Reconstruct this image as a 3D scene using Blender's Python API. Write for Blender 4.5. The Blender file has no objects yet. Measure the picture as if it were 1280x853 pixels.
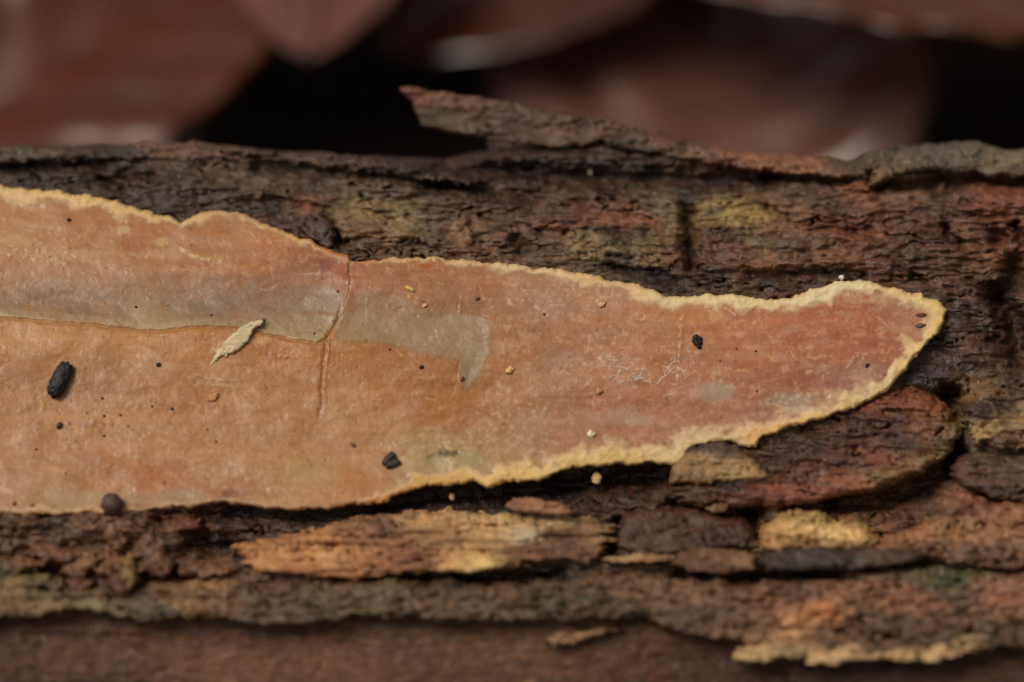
import bpy, math, random
import numpy as np
from mathutils import Vector, Matrix

# ------------------------------------------------------------------ camera, light, exposure
MM = 0.001
PX = 0.0625 * MM            # one photograph pixel on the plane of focus (frame is 80 mm wide)
DIST = 250 * MM             # lens to plane of focus
ELEV = math.radians(30)     # the camera looks down on the log
FOC = np.array([0.0, 0.0, 0.045])            # the point in focus, 45 mm above the soil
FWD = np.array([0.0, math.cos(ELEV), -math.sin(ELEV)])
UP = np.array([0.0, math.sin(ELEV), math.cos(ELEV)])
RIGHT = np.array([1.0, 0.0, 0.0])
CAM = FOC - FWD * DIST

sc = bpy.context.scene
cam_d = bpy.data.cameras.new('camera')
cam_d.lens = 36 * 250 / 80
cam_d.sensor_width = 36
cam_d.clip_start = 0.01
cam_d.clip_end = 50
cam_d.dof.use_dof = True
cam_d.dof.focus_distance = DIST
cam_d.dof.aperture_fstop = 8.6
cam = bpy.data.objects.new('camera', cam_d)
cam.location = CAM
cam.rotation_euler = (math.radians(90) - ELEV, 0, 0)
sc.collection.objects.link(cam)
sc.camera = cam

SUN_EL, SUN_AZ = math.radians(54), math.radians(-125)      # high, from over the log's left end and a little in front
world = bpy.data.worlds.new('World')
sc.world = world
world.use_nodes = True
wn, wl = world.node_tree.nodes, world.node_tree.links
sky = wn.new('ShaderNodeTexSky')
sky.sky_type = 'NISHITA'
sky.sun_disc = False
sky.sun_elevation = SUN_EL
sky.sun_rotation = SUN_AZ
sky.air_density = 1.0
sky.dust_density = 4.0
hs = wn.new('ShaderNodeHueSaturation')
hs.inputs['Saturation'].default_value = 0.04          # overcast: the cloud is nearly colourless
wl.new(sky.outputs[0], hs.inputs['Color'])
wl.new(hs.outputs[0], wn['Background'].inputs[0])
wn['Background'].inputs[1].default_value = 0.05
sun_d = bpy.data.lights.new('sun', 'SUN')
sun_d.energy = 1.5
sun_d.angle = math.radians(28)
sun_d.color = (1.0, 0.92, 0.78)
sun = bpy.data.objects.new('sun', sun_d)
sd = Vector((math.sin(SUN_AZ) * math.cos(SUN_EL), math.cos(SUN_AZ) * math.cos(SUN_EL), math.sin(SUN_EL)))
sun.rotation_euler = sd.to_track_quat('Z', 'Y').to_euler()
sun.location = sd * 2
sc.collection.objects.link(sun)
sc.view_settings.view_transform = 'Standard'
sc.view_settings.look = 'None'
sc.view_settings.gamma = 1
sc.view_settings.exposure = 0.35
sc.view_settings.use_curve_mapping = False
sc.render.engine = 'CYCLES'
sc.cycles.use_denoising = True
sc.cycles.max_bounces = 6
ALB = 0.80
BARK_ALB = 0.88                  # picture colour to surface colour

# ------------------------------------------------------------------ noise and field helpers
random.seed(7)

def _h(ix, iy, seed):
    n = (ix.astype(np.int64) * 374761393 + iy.astype(np.int64) * 668265263 + seed * 974711) & 0xffffffff
    n = ((n ^ (n >> 13)) * 1274126177) & 0xffffffff
    n = ((n ^ (n >> 16)) * 2246822519) & 0xffffffff
    return (n ^ (n >> 15)) & 0xffff

def gnoise(x, y, seed=0):
    ix, iy = np.floor(x), np.floor(y)
    fx, fy = x - ix, y - iy
    u, v = fx * fx * fx * (fx * (fx * 6 - 15) + 10), fy * fy * fy * (fy * (fy * 6 - 15) + 10)
    def g(a, b):
        an = _h(ix + a, iy + b, seed) * (2 * math.pi / 65536)
        return np.cos(an) * (fx - a) + np.sin(an) * (fy - b)
    return 1.5 * ((g(0, 0) * (1 - u) + g(1, 0) * u) * (1 - v) + (g(0, 1) * (1 - u) + g(1, 1) * u) * v)

def fbm(x, y, octv=4, seed=0, gain=0.5):
    s, a, t = 0, 1.0, 0
    for k in range(octv):
        s = s + a * gnoise(x, y, seed + k * 17)
        t += a
        a *= gain
        x, y = x * 1.97 + y * 0.21 + 5.3, y * 1.97 - x * 0.21 + 1.7
    return s / t

def ridged(x, y, octv=3, seed=0):
    s, a, t = 0, 1.0, 0
    for k in range(octv):
        s = s + a * (1 - np.abs(gnoise(x, y, seed + k * 31)) * 2)
        t += a
        a *= 0.5
        x, y = x * 2.03 + 3.1, y * 2.03 + 7.7
    return s / t

def sstep(a, b, x):
    t = np.clip((x - a) / (b - a), 0, 1)
    return t * t * (3 - 2 * t)

def lin(c):
    c = np.asarray(c, float) / 255
    return np.where(c <= 0.04045, c / 12.92, ((c + 0.055) / 1.055) ** 2.4)

def idw(x, y, samples, ax=1.0, ay=1.0, power=1.6, eps=60.0):
    """smooth field through scattered samples (x, y, value or rgb)"""
    W = 0
    V = 0
    for s in samples:
        w = 1.0 / (((x - s[0]) * ax) ** 2 + ((y - s[1]) * ay) ** 2 + eps) ** power
        W = W + w
        val = s[2]
        V = V + (w[..., None] * lin(val) if isinstance(val, tuple) else w * val)
    return V / (W[..., None] if isinstance(samples[0][2], tuple) else W)

def seg_dist(x, y, pts, closed=False):
    d = np.full(x.shape, 1e9)
    n = len(pts)
    for i in range(n if closed else n - 1):
        ax, ay = pts[i]
        bx, by = pts[(i + 1) % n]
        ex, ey = bx - ax, by - ay
        L = ex * ex + ey * ey + 1e-9
        t = np.clip(((x - ax) * ex + (y - ay) * ey) / L, 0, 1)
        d = np.minimum(d, (x - ax - t * ex) ** 2 + (y - ay - t * ey) ** 2)
    return np.sqrt(d)

def sdf(x, y, poly):
    d = seg_dist(x, y, poly, True)
    inside = np.zeros(x.shape, bool)
    n = len(poly)
    for i in range(n):
        (ax, ay), (bx, by) = poly[i], poly[(i + 1) % n]
        if ay == by:
            continue
        c = (ay > y) != (by > y)
        inside ^= c & (x < (bx - ax) * (y - ay) / (by - ay) + ax)
    return np.where(inside, -d, d)

FP = np.array([(60, 10.0), (110, 9.4), (150, 8.6), (190, 7.3), (230, 5.6), (300, 3.2), (427, 0), (520, -1.6), (600, -3.4), (700, -6.2),
               (770, -8.6), (860, -10.6), (950, -11.4), (1100, -11.6)], float)
def _pchip(x0, y0, x):
    h = np.diff(x0); dl = np.diff(y0) / h
    m = np.zeros_like(x0)
    m[1:-1] = 2 * dl[1:] * dl[:-1] / (dl[1:] + dl[:-1])
    m[0], m[-1] = dl[0], dl[-1]
    k = np.clip(np.searchsorted(x0, x) - 1, 0, len(h) - 1)
    t = (x - x0[k]) / h[k]
    return ((1 + 2 * t) * (1 - t) ** 2 * y0[k] + t * (1 - t) ** 2 * h[k] * m[k]
            + t * t * (3 - 2 * t) * y0[k + 1] + t * t * (t - 1) * h[k] * m[k + 1])
_TY = np.linspace(60, 1100, 2081)
_TF = _pchip(FP[:, 0], FP[:, 1], _TY)
def profile(py):                      # how far (mm) the log's face lies behind the plane of focus
    return np.interp(py, _TY, _TF)

def world_at(px, py, depth_mm):
    """a point seen at pixel px, py and depth_mm behind the plane of focus"""
    d = DIST + np.asarray(depth_mm, float) * MM
    a = (np.asarray(px, float) - 640) * PX / DIST
    b = (426.5 - np.asarray(py, float)) * PX / DIST
    return CAM + d[..., None] * (FWD + a[..., None] * RIGHT + b[..., None] * UP)

def on_log(px, py, h=0.0):            # h mm above the log's mean face
    return world_at(px, py, profile(np.asarray(py, float)) - h)

# ------------------------------------------------------------------ materials
def surf_mat(name, rough=0.6, spec=0.4, grain=9000, grain_amt=0.25, bump=0.00006, rough_var=0.15, stretch=1.0, coat=0.0, sss=0.0):
    m = bpy.data.materials.new(name)
    m.use_nodes = True
    n, l = m.node_tree.nodes, m.node_tree.links
    b = n['Principled BSDF']
    at = n.new('ShaderNodeAttribute'); at.attribute_name = 'Col'
    tc = n.new('ShaderNodeTexCoord')
    mp = n.new('ShaderNodeMapping'); mp.inputs['Scale'].default_value = (stretch, 1, 1)
    l.new(tc.outputs['Object'], mp.inputs[0])
    nz = n.new('ShaderNodeTexNoise'); nz.inputs['Scale'].default_value = grain; nz.inputs['Detail'].default_value = 3
    l.new(mp.outputs[0], nz.inputs['Vector'])
    nz2 = n.new('ShaderNodeTexNoise'); nz2.inputs['Scale'].default_value = grain * 0.23; nz2.inputs['Detail'].default_value = 4
    l.new(mp.outputs[0], nz2.inputs['Vector'])
    mr = n.new('ShaderNodeMapRange')
    mr.inputs['From Min'].default_value = 0.25; mr.inputs['From Max'].default_value = 0.75
    mr.inputs['To Min'].default_value = 1 - grain_amt; mr.inputs['To Max'].default_value = 1 + grain_amt
    l.new(nz.outputs[0], mr.inputs[0])
    mx = n.new('ShaderNodeVectorMath'); mx.operation = 'SCALE'
    l.new(at.outputs['Color'], mx.inputs[0]); l.new(mr.outputs[0], mx.inputs['Scale'])
    l.new(mx.outputs[0], b.inputs['Base Color'])
    rr = n.new('ShaderNodeMapRange')
    rr.inputs['From Min'].default_value = 0.3; rr.inputs['From Max'].default_value = 0.7
    rr.inputs['To Min'].default_value = rough - rough_var; rr.inputs['To Max'].default_value = rough + rough_var
    l.new(nz2.outputs[0], rr.inputs[0]); l.new(rr.outputs[0], b.inputs['Roughness'])
    b.inputs['Specular IOR Level'].default_value = spec
    b.inputs['Coat Weight'].default_value = coat
    b.inputs['Coat Roughness'].default_value = 0.25
    if sss:
        b.inputs['Subsurface Weight'].default_value = sss
        b.inputs['Subsurface Radius'].default_value = (0.0006, 0.0003, 0.00015)
        b.inputs['Subsurface Scale'].default_value = 1.0
    bp = n.new('ShaderNodeBump'); bp.inputs['Strength'].default_value = 0.8; bp.inputs['Distance'].default_value = bump
    ad = n.new('ShaderNodeMath'); ad.operation = 'ADD'
    l.new(nz.outputs[0], ad.inputs[0]); l.new(nz2.outputs[0], ad.inputs[1])
    l.new(ad.outputs[0], bp.inputs['Height']); l.new(bp.outputs[0], b.inputs['Normal'])
    return m

M_BARK = surf_mat('wet_bark', 0.46, 0.45, 7000, 0.40, 0.00014, 0.22, 0.5)
M_WOOD = surf_mat('damp_wood', 0.58, 0.28, 6000, 0.3, 0.0001, 0.15, 0.25)
M_FUNG = surf_mat('crust_fungus', 0.38, 0.45, 9000, 0.06, 0.00002, 0.12, 1.0)
M_RIM = surf_mat('fungus_rim', 0.7, 0.25, 8000, 0.06, 0.000015, 0.1, 1.0)
M_FRASS = surf_mat('dropping', 0.55, 0.4, 6000, 0.4, 0.0001, 0.15, 1.0)
M_LEAF = surf_mat('wet_leaf', 0.24, 0.7, 1500, 0.2, 0.00003, 0.08, 1.0)
M_SOIL = surf_mat('dark_soil', 0.9, 0.05, 1200, 0.5, 0.0006, 0.1, 1.0)

# ------------------------------------------------------------------ mesh helpers
def link_mesh(name, V, F, col, mat, parent=None, smooth=True):
    me = bpy.data.meshes.new(name)
    F = np.asarray(F)
    me.vertices.add(len(V)); me.vertices.foreach_set('co', np.ascontiguousarray(V, np.float32).ravel())
    k = F.shape[1]
    me.loops.add(F.size); me.loops.foreach_set('vertex_index', np.ascontiguousarray(F, np.int32).ravel())
    me.polygons.add(len(F))
    me.polygons.foreach_set('loop_start', np.arange(0, F.size, k, dtype=np.int32))
    me.polygons.foreach_set('use_smooth', np.full(len(F), smooth))
    me.update(calc_edges=True)
    c = np.ones((len(V), 4), np.float32)
    c[:, :3] = np.clip(col, 0.001, 0.95)
    a = me.attributes.new('Col', 'FLOAT_COLOR', 'POINT')
    a.data.foreach_set('color', c.ravel())
    me.materials.append(mat)
    me.validate()
    o = bpy.data.objects.new(name, me)
    sc.collection.objects.link(o)
    if parent is not None:
        o.parent = parent
        o.matrix_parent_inverse = Matrix.Translation(-parent.location)
    return o

def tag(o, label, cat=None, group=None, kind=None):
    if label: o['label'] = label
    if cat: o['category'] = cat
    if group: o['group'] = group
    if kind: o['kind'] = kind
    return o

def empty(name, loc, label, cat, group=None):
    o = bpy.data.objects.new(name, None)
    o.empty_display_size = 0.005
    o.location = Vector([float(v) for v in loc])
    sc.collection.objects.link(o)
    return tag(o, label, cat, group)

def compact(V, F, col):
    used, inv = np.unique(F, return_inverse=True)
    return V[used], inv.reshape(F.shape), col[used]

def grid_faces(ny, nx, mask=None):
    i = np.arange(ny * nx).reshape(ny, nx)
    q = np.stack([i[:-1, :-1], i[1:, :-1], i[1:, 1:], i[:-1, 1:]], -1)
    return q.reshape(-1, 4) if mask is None else q[mask]

def boundary_edges(F):
    e = np.concatenate([F[:, [0, 1]], F[:, [1, 2]], F[:, [2, 3]], F[:, [3, 0]]])
    key = np.sort(e, 1)
    k = key[:, 0].astype(np.int64) * 10_000_000 + key[:, 1]
    _, idx, cnt = np.unique(k, return_index=True, return_counts=True)
    return e[idx[cnt == 1]]

def outline_grid(poly, step, warp=3.0, wscale=22.0, seed=0, fine=0.0, fray=0.0):
    """pixel grid inside an outline whose edge is roughened by noise; rim vertices are moved onto the edge"""
    xs = [p[0] for p in poly]; ys = [p[1] for p in poly]
    gx = np.arange(min(xs) - warp * 2 - fray * .7 - 4, max(xs) + warp * 2 + fray * .7 + 4, step)
    gy = np.arange(min(ys) - warp * 2 - 4, max(ys) + warp * 2 + 4, step)
    x, y = np.meshgrid(gx, gy)
    wx = x + warp * fbm(x / wscale, y / wscale, 3, seed + 1)
    wy = y + warp * fbm(x / wscale, y / wscale, 3, seed + 2)
    if fray:                                      # torn along the grain
        wx = wx + fray * fbm(x / 90, y / 4.5, 3, seed + 6)
        wy = wy + 2.5 * fbm(x / 40, y / 6, 3, seed + 7)
    if fine:
        wx = wx + fine * fbm(x / 5, y / 5, 2, seed + 3); wy = wy + fine * fbm(x / 5, y / 5, 2, seed + 4)
    s = sdf(wx, wy, poly)
    gyv, gxv = np.gradient(s, step)
    g = np.maximum(np.hypot(gxv, gyv), 0.4)
    near = np.abs(s) < 0.75 * step
    sx = np.clip(s * gxv / g ** 2, -step, step); sy = np.clip(s * gyv / g ** 2, -step, step)
    X = np.where(near, x - sx, x); Y = np.where(near, y - sy, y)
    inside = s < 0.75 * step
    q = inside[:-1, :-1] & inside[1:, :-1] & inside[1:, 1:] & inside[:-1, 1:]
    lower = sstep(-0.25, 0.7, gyv / np.maximum(np.hypot(gxv, gyv), 0.2))
    return X, Y, np.minimum(s, 0), q, lower

def with_skirt(V, F, col, back_vec_mm, closed=False):
    """walls (and a back) so that a piece is a solid with thickness"""
    be = boundary_edges(F)
    vb = np.unique(be)
    m = {int(v): i + len(V) for i, v in enumerate(vb)}
    B = V[vb] + back_vec_mm
    e2 = np.array([[b, a, m[int(a)], m[int(b)]] for a, b in be])
    V2 = np.concatenate([V, B]); C2 = np.concatenate([col, col[vb]])
    F2 = np.concatenate([F, e2])
    if closed:
        off = len(V2)
        V2 = np.concatenate([V2, V + back_vec_mm]); C2 = np.concatenate([C2, col])
        F2 = np.concatenate([F2, F[:, ::-1] + off])
    return V2, F2, C2

def relief(x, y, seed, amp=1.0, sx=60.0, sy=14.0):
    pm = 0.35 + 1.3 * sstep(-0.35, 0.45, fbm(x / 70, y / 38, 3, seed + 40))
    return amp * (0.55 * fbm(x / sx, y / sy, 3, seed) + 0.30 * (ridged(x / (sx * .7), y / (sy * .7), 3, seed + 5) - 0.4)
                  + pm * (0.13 * fbm(x / 13, y / 6, 4, seed + 9) + 0.22 * fbm(x / 75, y / 6.5, 4, seed + 10, .6) + 0.08 * (ridged(x / 40, y / 9, 2, seed + 11) - 0.4)) + 0.10 * fbm(x / 42, y / 2.8, 3, seed + 13)
                  - 0.75 * sstep(0.78, 0.98, ridged(x / 150 + 0.5 * gnoise(x / 30, y / 15, seed), y / 17 + 0.5 * gnoise(x / 24, y / 16, seed + 2), 2, seed + 15)) * pm)

def mottled(x, y, samples, seed, ax=0.45, ay=1.0, warp=16, vary=0.35, eps=40.0, streak=1.0, power=1.6, wood=False):
    wx = x + warp * 1.6 * fbm(x / 45, y / 22, 4, seed + 21) + warp * .5 * fbm(x / 9, y / 6, 2, seed + 24)
    wy = y + warp * fbm(x / 45, y / 22, 4, seed + 22) + warp * .4 * fbm(x / 9, y / 6, 2, seed + 25)
    if len(samples) > 60:                       # many samples: evaluate on a coarse lattice, then look up
        gx = np.arange(wx.min() - 4, wx.max() + 8, 3.0); gy = np.arange(wy.min() - 4, wy.max() + 8, 2.5)
        gxx, gyy = np.meshgrid(gx, gy)
        f = idw(gxx, gyy, samples, ax, ay, power, eps)
        u = (wx - gx[0]) / 3.0; v = (wy - gy[0]) / 2.5
        iu, iv = u.astype(int), v.astype(int)
        fu, fv = (u - iu)[..., None], (v - iv)[..., None]
        c = (f[iv, iu] * (1 - fu) + f[iv, iu + 1] * fu) * (1 - fv) + (f[iv + 1, iu] * (1 - fu) + f[iv + 1, iu + 1] * fu) * fv
    else:
        c = idw(wx, wy, samples, ax, ay, power, eps)
    k = 1 + vary * (1.0 * fbm(x / 26, y / (26 / (1 + 1.4 * streak)), 4, seed + 31) + 0.7 * fbm(x / 6, y / (6 / (1 + streak)), 3, seed + 33))
    g_ = c @ np.array([0.3, 0.6, 0.1])
    c = (c * 0.72 + g_[..., None] * np.array([1.10, 0.95, 0.80]) * 0.28) * (np.array([1.04, 0.97, 0.86]) if wood else np.array([1.14, 0.93, 0.80]))
    tint = fbm(x / 18, y / 9, 3, seed + 37)[..., None] * np.array([0.10, 0.0, -0.14]) * (vary / 0.35)
    c = c * np.clip(k, 0.25, 2.2)[..., None] * (1 + tint)
    lum = (c @ np.array([0.3, 0.6, 0.1]))[..., None]
    pa = sstep(-0.15, 0.35, fbm(x / 60, y / 30, 3, seed + 66))           # flecks come in patches
    f1 = (0.60 * vary / 0.4 * pa * sstep(0.16, 0.42, fbm(x / 34, y / 4.8, 5, seed + 61, .6)))[..., None]
    c = c * (1 - f1) + (lin((168, 118, 76)) * 0.45 + c * 1.1) * f1
    f2 = ((0.35 if wood else 0.75) * vary / 0.4 * sstep(0.14, 0.40, fbm(x / 46, y / 6.0, 5, seed + 63, .6)))[..., None]
    c = c * (1 - f2) + (lin((34, 26, 23)) * 0.7 + c * 0.18) * f2
    f3 = ((0.0 if wood else 0.5) * vary / 0.4 * sstep(0.22, 0.42, fbm(x / 20, y / 4.4, 4, seed + 65, .6)) * pa)[..., None]
    c = c * (1 - f3) + lin((112, 58, 36)) * f3
    return np.clip(c, 0.002, 0.9) * BARK_ALB

def plate(name, poly, h0, samples, parent, mat=None, step=2.0, edge=12.0, drop=1.0, rel=0.5, warp=4.0, thick=3.0, seed=0,
          tilt=(0, 0), closed=False, vary=0.35, sx=60.0, sy=14.0, bulge=0.0, bulge_w=40.0, rim=None, rim_w=6.0, label=None, streak=1.0, fine=0.8, eps=25.0, fray=0.0):
    x, y, s, q, low = outline_grid(poly, step, warp * 1.5, 24.0, seed, fine * 2.2, fray)
    ew = edge * (1.5 - 0.85 * low); dp = drop * (1.7 - 0.9 * low)
    if closed: ew, dp = edge, drop
    t = np.clip(-s / (ew * 0.8), 0, 1)
    t2 = np.clip(t + 0.30 * fbm(x / 36, y / 6, 3, seed + 71) * (t < 1), 0, 1) * 3
    st = (np.floor(t2) + sstep(0.6, 1.0, t2 - np.floor(t2))) / 3
    t = np.where(t < 1, 0.4 * t + 0.6 * st, 1)
    cx = np.mean([p[0] for p in poly]); cy = np.mean([p[1] for p in poly])
    h = h0 - dp * (1 - np.sqrt(np.clip(1 - (1 - t) ** 2, 0, 1))) + relief(x, y, seed, rel, sx, sy) * (0.35 + 0.65 * t) + relief(x, y, 80, 0.5)
    h = h + bulge * np.sin(np.clip(-s / bulge_w, 0, 1) * math.pi / 2)
    h = h + tilt[0] * (x - cx) / 100 + tilt[1] * (y - cy) / 100
    col = mottled(x, y, samples, seed, vary=vary, streak=streak, eps=eps, power=2.0, warp=12, wood=mat is M_WOOD)
    if rim is not None:
        w = (1 - sstep(0, rim_w, -s + rim_w * 0.5 * fbm(x / 11, y / 7, 3, seed + 51)))[..., None]
        col = col * (1 - w) + lin(rim) * ALB * w
    V = on_log(x, y, h).reshape(-1, 3)
    F = grid_faces(*x.shape, q)
    V, F, C = compact(V, F, col.reshape(-1, 3))
    V, F, C = with_skirt(V, F, C, FWD * thick * MM, closed)
    o = link_mesh(name, V, F, C, mat or M_BARK, parent)
    if label: o['label'] = label
    return o

# ------------------------------------------------------------------ the soil under everything
def build_soil():
    r = np.concatenate([np.linspace(-0.25, 0.35, 121)])
    ext = np.array([0.5, 0.9, 1.8, 4, 9])
    gx = np.concatenate([-ext[::-1], r, ext]); gy = gx + 0.05
    x, y = np.meshgrid(gx, gy)
    z = 0.004 * fbm(x / 0.05, y / 0.05, 4, 3) + 0.0015 * fbm(x / 0.008, y / 0.008, 3, 5)
    V = np.stack([x, y, z], -1).reshape(-1, 3)
    k = 1 + 0.5 * fbm(x / 0.02, y / 0.02, 4, 8)
    col = lin((34, 22, 17)) * k[..., None]
    o = link_mesh('ground', V, grid_faces(*x.shape)[:, ::-1], col.reshape(-1, 3), M_SOIL)
    tag(o, 'dark damp forest soil beneath the log and the leaf litter', kind='structure')
build_soil()

# ------------------------------------------------------------------ the rotten log
LOG = empty('fallen_log', (0, 0.008, 0.0), 'rotten brown log with flaking wet bark lying on the forest floor', 'log')

TOP = np.array([(-700, 184), (0, 184), (90, 181), (180, 179), (260, 183), (360, 189), (450, 195), (560, 199), (620, 184), (700, 179), (780, 172), (840, 182), (900, 194), (1100, 206),
                (1280, 203), (1980, 200)], float)

BARK_COL = [
 # upper bark, behind the fungus
 (-200, 200, (70, 58, 48)), (20, 190, (80, 68, 56)), (30, 207, (34, 28, 24)), (130, 200, (66, 54, 44)), (220, 187, (104, 80, 62)), (60, 225, (60, 46, 40)),
 (180, 222, (66, 46, 36)), (230, 205, (76, 66, 54)), (300, 195, (92, 74, 58)), (330, 225, (86, 76, 64)), (270, 240, (78, 68, 58)), (210, 250, (58, 48, 44)),
 (330, 262, (56, 48, 46)), (380, 215, (72, 60, 52)), (400, 235, (72, 58, 50)), (420, 200, (88, 70, 60)), (480, 205, (58, 42, 34)), (560, 195, (58, 32, 26)),
 (480, 232, (92, 76, 66)), (560, 245, (84, 68, 58)), (640, 250, (72, 54, 46)), (600, 268, (88, 64, 52)), (540, 290, (74, 62, 50)), (620, 285, (92, 64, 50)),
 (650, 215, (46, 32, 26)), (740, 205, (44, 34, 30)), (810, 215, (40, 34, 32)), (760, 240, (66, 52, 44)), (700, 255, (88, 62, 50)), (480, 312, (84, 62, 46)),
 (585, 290, (150, 118, 84)), (600, 312, (110, 78, 52)), (680, 320, (100, 76, 52)), (900, 225, (52, 44, 44)), (860, 240, (44, 40, 40)), (960, 228, (66, 54, 52)),
 (1010, 225, (92, 76, 70)), (1080, 240, (150, 92, 52)), (1120, 238, (140, 108, 80)), (1040, 250, (78, 60, 52)), (1100, 262, (110, 76, 56)), (1180, 245, (92, 66, 52)),
 (1250, 235, (140, 78, 44)), (1230, 265, (130, 70, 42)), (1170, 268, (84, 60, 48)), (1260, 290, (106, 62, 42)), (1180, 300, (96, 68, 54)), (1130, 310, (84, 60, 50)),
 (1240, 318, (128, 78, 46)), (1400, 280, (110, 66, 44)), (1150, 345, (92, 60, 44)), (1050, 325, (140, 90, 52)), (960, 330, (138, 92, 56)), (1060, 345, (60, 46, 42)),
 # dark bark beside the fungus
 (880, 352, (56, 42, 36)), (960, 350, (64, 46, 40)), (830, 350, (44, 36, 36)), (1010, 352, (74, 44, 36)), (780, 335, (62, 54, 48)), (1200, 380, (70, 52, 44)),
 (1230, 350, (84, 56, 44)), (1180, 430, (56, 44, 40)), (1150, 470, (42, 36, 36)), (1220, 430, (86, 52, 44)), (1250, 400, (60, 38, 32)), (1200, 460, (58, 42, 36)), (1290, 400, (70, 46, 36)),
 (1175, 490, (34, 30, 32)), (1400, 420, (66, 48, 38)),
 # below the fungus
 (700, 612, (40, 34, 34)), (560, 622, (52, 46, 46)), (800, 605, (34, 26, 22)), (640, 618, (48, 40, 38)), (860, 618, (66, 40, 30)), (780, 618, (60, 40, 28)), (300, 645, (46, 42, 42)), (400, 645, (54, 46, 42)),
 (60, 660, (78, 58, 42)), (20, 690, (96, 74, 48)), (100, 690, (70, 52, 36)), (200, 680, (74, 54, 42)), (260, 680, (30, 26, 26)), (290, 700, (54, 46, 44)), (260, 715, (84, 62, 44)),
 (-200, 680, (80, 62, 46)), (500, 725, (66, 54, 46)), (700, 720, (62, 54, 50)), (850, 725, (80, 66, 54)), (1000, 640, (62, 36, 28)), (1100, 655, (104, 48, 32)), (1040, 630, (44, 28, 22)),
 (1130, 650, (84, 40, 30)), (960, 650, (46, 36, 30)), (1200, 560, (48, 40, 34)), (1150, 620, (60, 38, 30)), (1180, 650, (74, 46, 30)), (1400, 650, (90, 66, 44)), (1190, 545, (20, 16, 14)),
]
# furrows and ridges of the bark: points, half width px, height mm
FURROWS = [
 ([(-80, 208), (60, 208), (130, 205)], 7, -1.2), ([(320, 208), (400, 212), (480, 222), (560, 232)], 6, -1.3), ([(540, 232), (600, 236), (660, 246)], 12, -2.0),
 ([(560, 207), (650, 216), (760, 224), (850, 226), (960, 222)], 13, -2.4), ([(955, 218), (1000, 222), (1060, 224)], 6, -1.6),
 ([(1096, 232), (1130, 234), (1180, 228), (1230, 222), (1290, 226)], 9, -3.0), ([(126, 226), (150, 232)], 5, -1.2), ([(150, 218), (190, 222)], 5, -1.0),
 ([(418, 282), (428, 300)], 7, -1.8), ([(505, 300), (530, 308)], 5, -0.8), ([(645, 300), (652, 310)], 7, -1.6), ([(858, 262), (862, 300), (866, 334)], 7, -2.2),
 ([(1180, 285), (1190, 298), (1200, 304)], 5, -1.6), ([(1245, 296), (1252, 300)], 8, -2.2), ([(1268, 280), (1276, 302), (1300, 304)], 5, -1.8),
 ([(1270, 330), (1262, 360), (1248, 370), (1268, 400), (1276, 450)], 13, -3.0), ([(1240, 360), (1246, 372)], 9, -2.0), ([(1240, 424), (1252, 430)], 7, -1.4),
 ([(960, 262), (985, 272)], 5, -1.2), ([(945, 310), (960, 316)], 8, -1.4), ([(940, 345), (1010, 340), (1080, 345)], 4, -0.6),
 ([(480, 628), (560, 620), (640, 616), (720, 606), (800, 596), (836, 592)], 15, -3.2), ([(200, 650), (300, 644), (400, 646), (470, 636)], 9, -1.8),
 ([(250, 672), (262, 690), (290, 680)], 15, -2.4), ([(1000, 632), (1090, 628), (1150, 610), (1190, 580)], 16, -4.2), ([(1192, 560), (1196, 585)], 9, -4.5), ([(1190, 490), (1188, 540)], 9, -2.6),
 ([(1140, 492), (1190, 500)], 10, -1.2), ([(840, 632), (900, 640), (950, 640)], 9, -2.0), ([(935, 640), (950, 670)], 7, -2.5), ([(1232, 622), (1290, 628)], 7, -2.5),
 ([(764, 690), (774, 665), (772, 650)], 5, -2.2), ([(430, 720), (560, 728), (700, 722)], 10, -2.4), ([(165, 712), (230, 716)], 8, -2.0), ([(40, 712), (90, 720)], 7, -1.8), ([(945, 722), (1050, 722), (1150, 712)], 8, -2.2),
 ([(850, 718), (940, 722)], 6, -2.0), ([(330, 246), (380, 256), (410, 262)], 5, -0.7), ([(760, 330), (800, 340), (840, 352)], 8, -1.0), ([(1110, 480), (1180, 440)], 14, -0.8),
 # ridges
 ([(-300, 656), (0, 656), (150, 656), (235, 650)], 13, 1.3), ([(0, 192), (180, 186), (300, 190)], 7, 0.7), ([(330, 200), (450, 206), (540, 216)], 5, 0.9), ([(180, 222), (300, 236), (360, 246)], 8, 0.5), ([(440, 230), (560, 244), (640, 258)], 8, 0.6),
 ([(580, 276), (586, 296)], 6, 1.0), ([(560, 312), (640, 318)], 6, 0.5), ([(1060, 236), (1090, 238)], 7, 0.8), ([(1110, 240), (1160, 240)], 7, 0.7), ([(880, 334), (1000, 328), (1110, 330)], 7, 0.8),
 ([(1200, 260), (1290, 250)], 10, 0.7), ([(1140, 318), (1250, 318)], 9, 0.6), ([(1010, 268), (1100, 262)], 7, 0.6), ([(1000, 295), (1090, 288)], 5, -1.0),
]

def wood_line(px):
    return np.interp(px, [-700, 0, 200, 600, 800, 1000, 1300, 1980], [744, 746, 752, 750, 770, 790, 770, 765])

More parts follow.
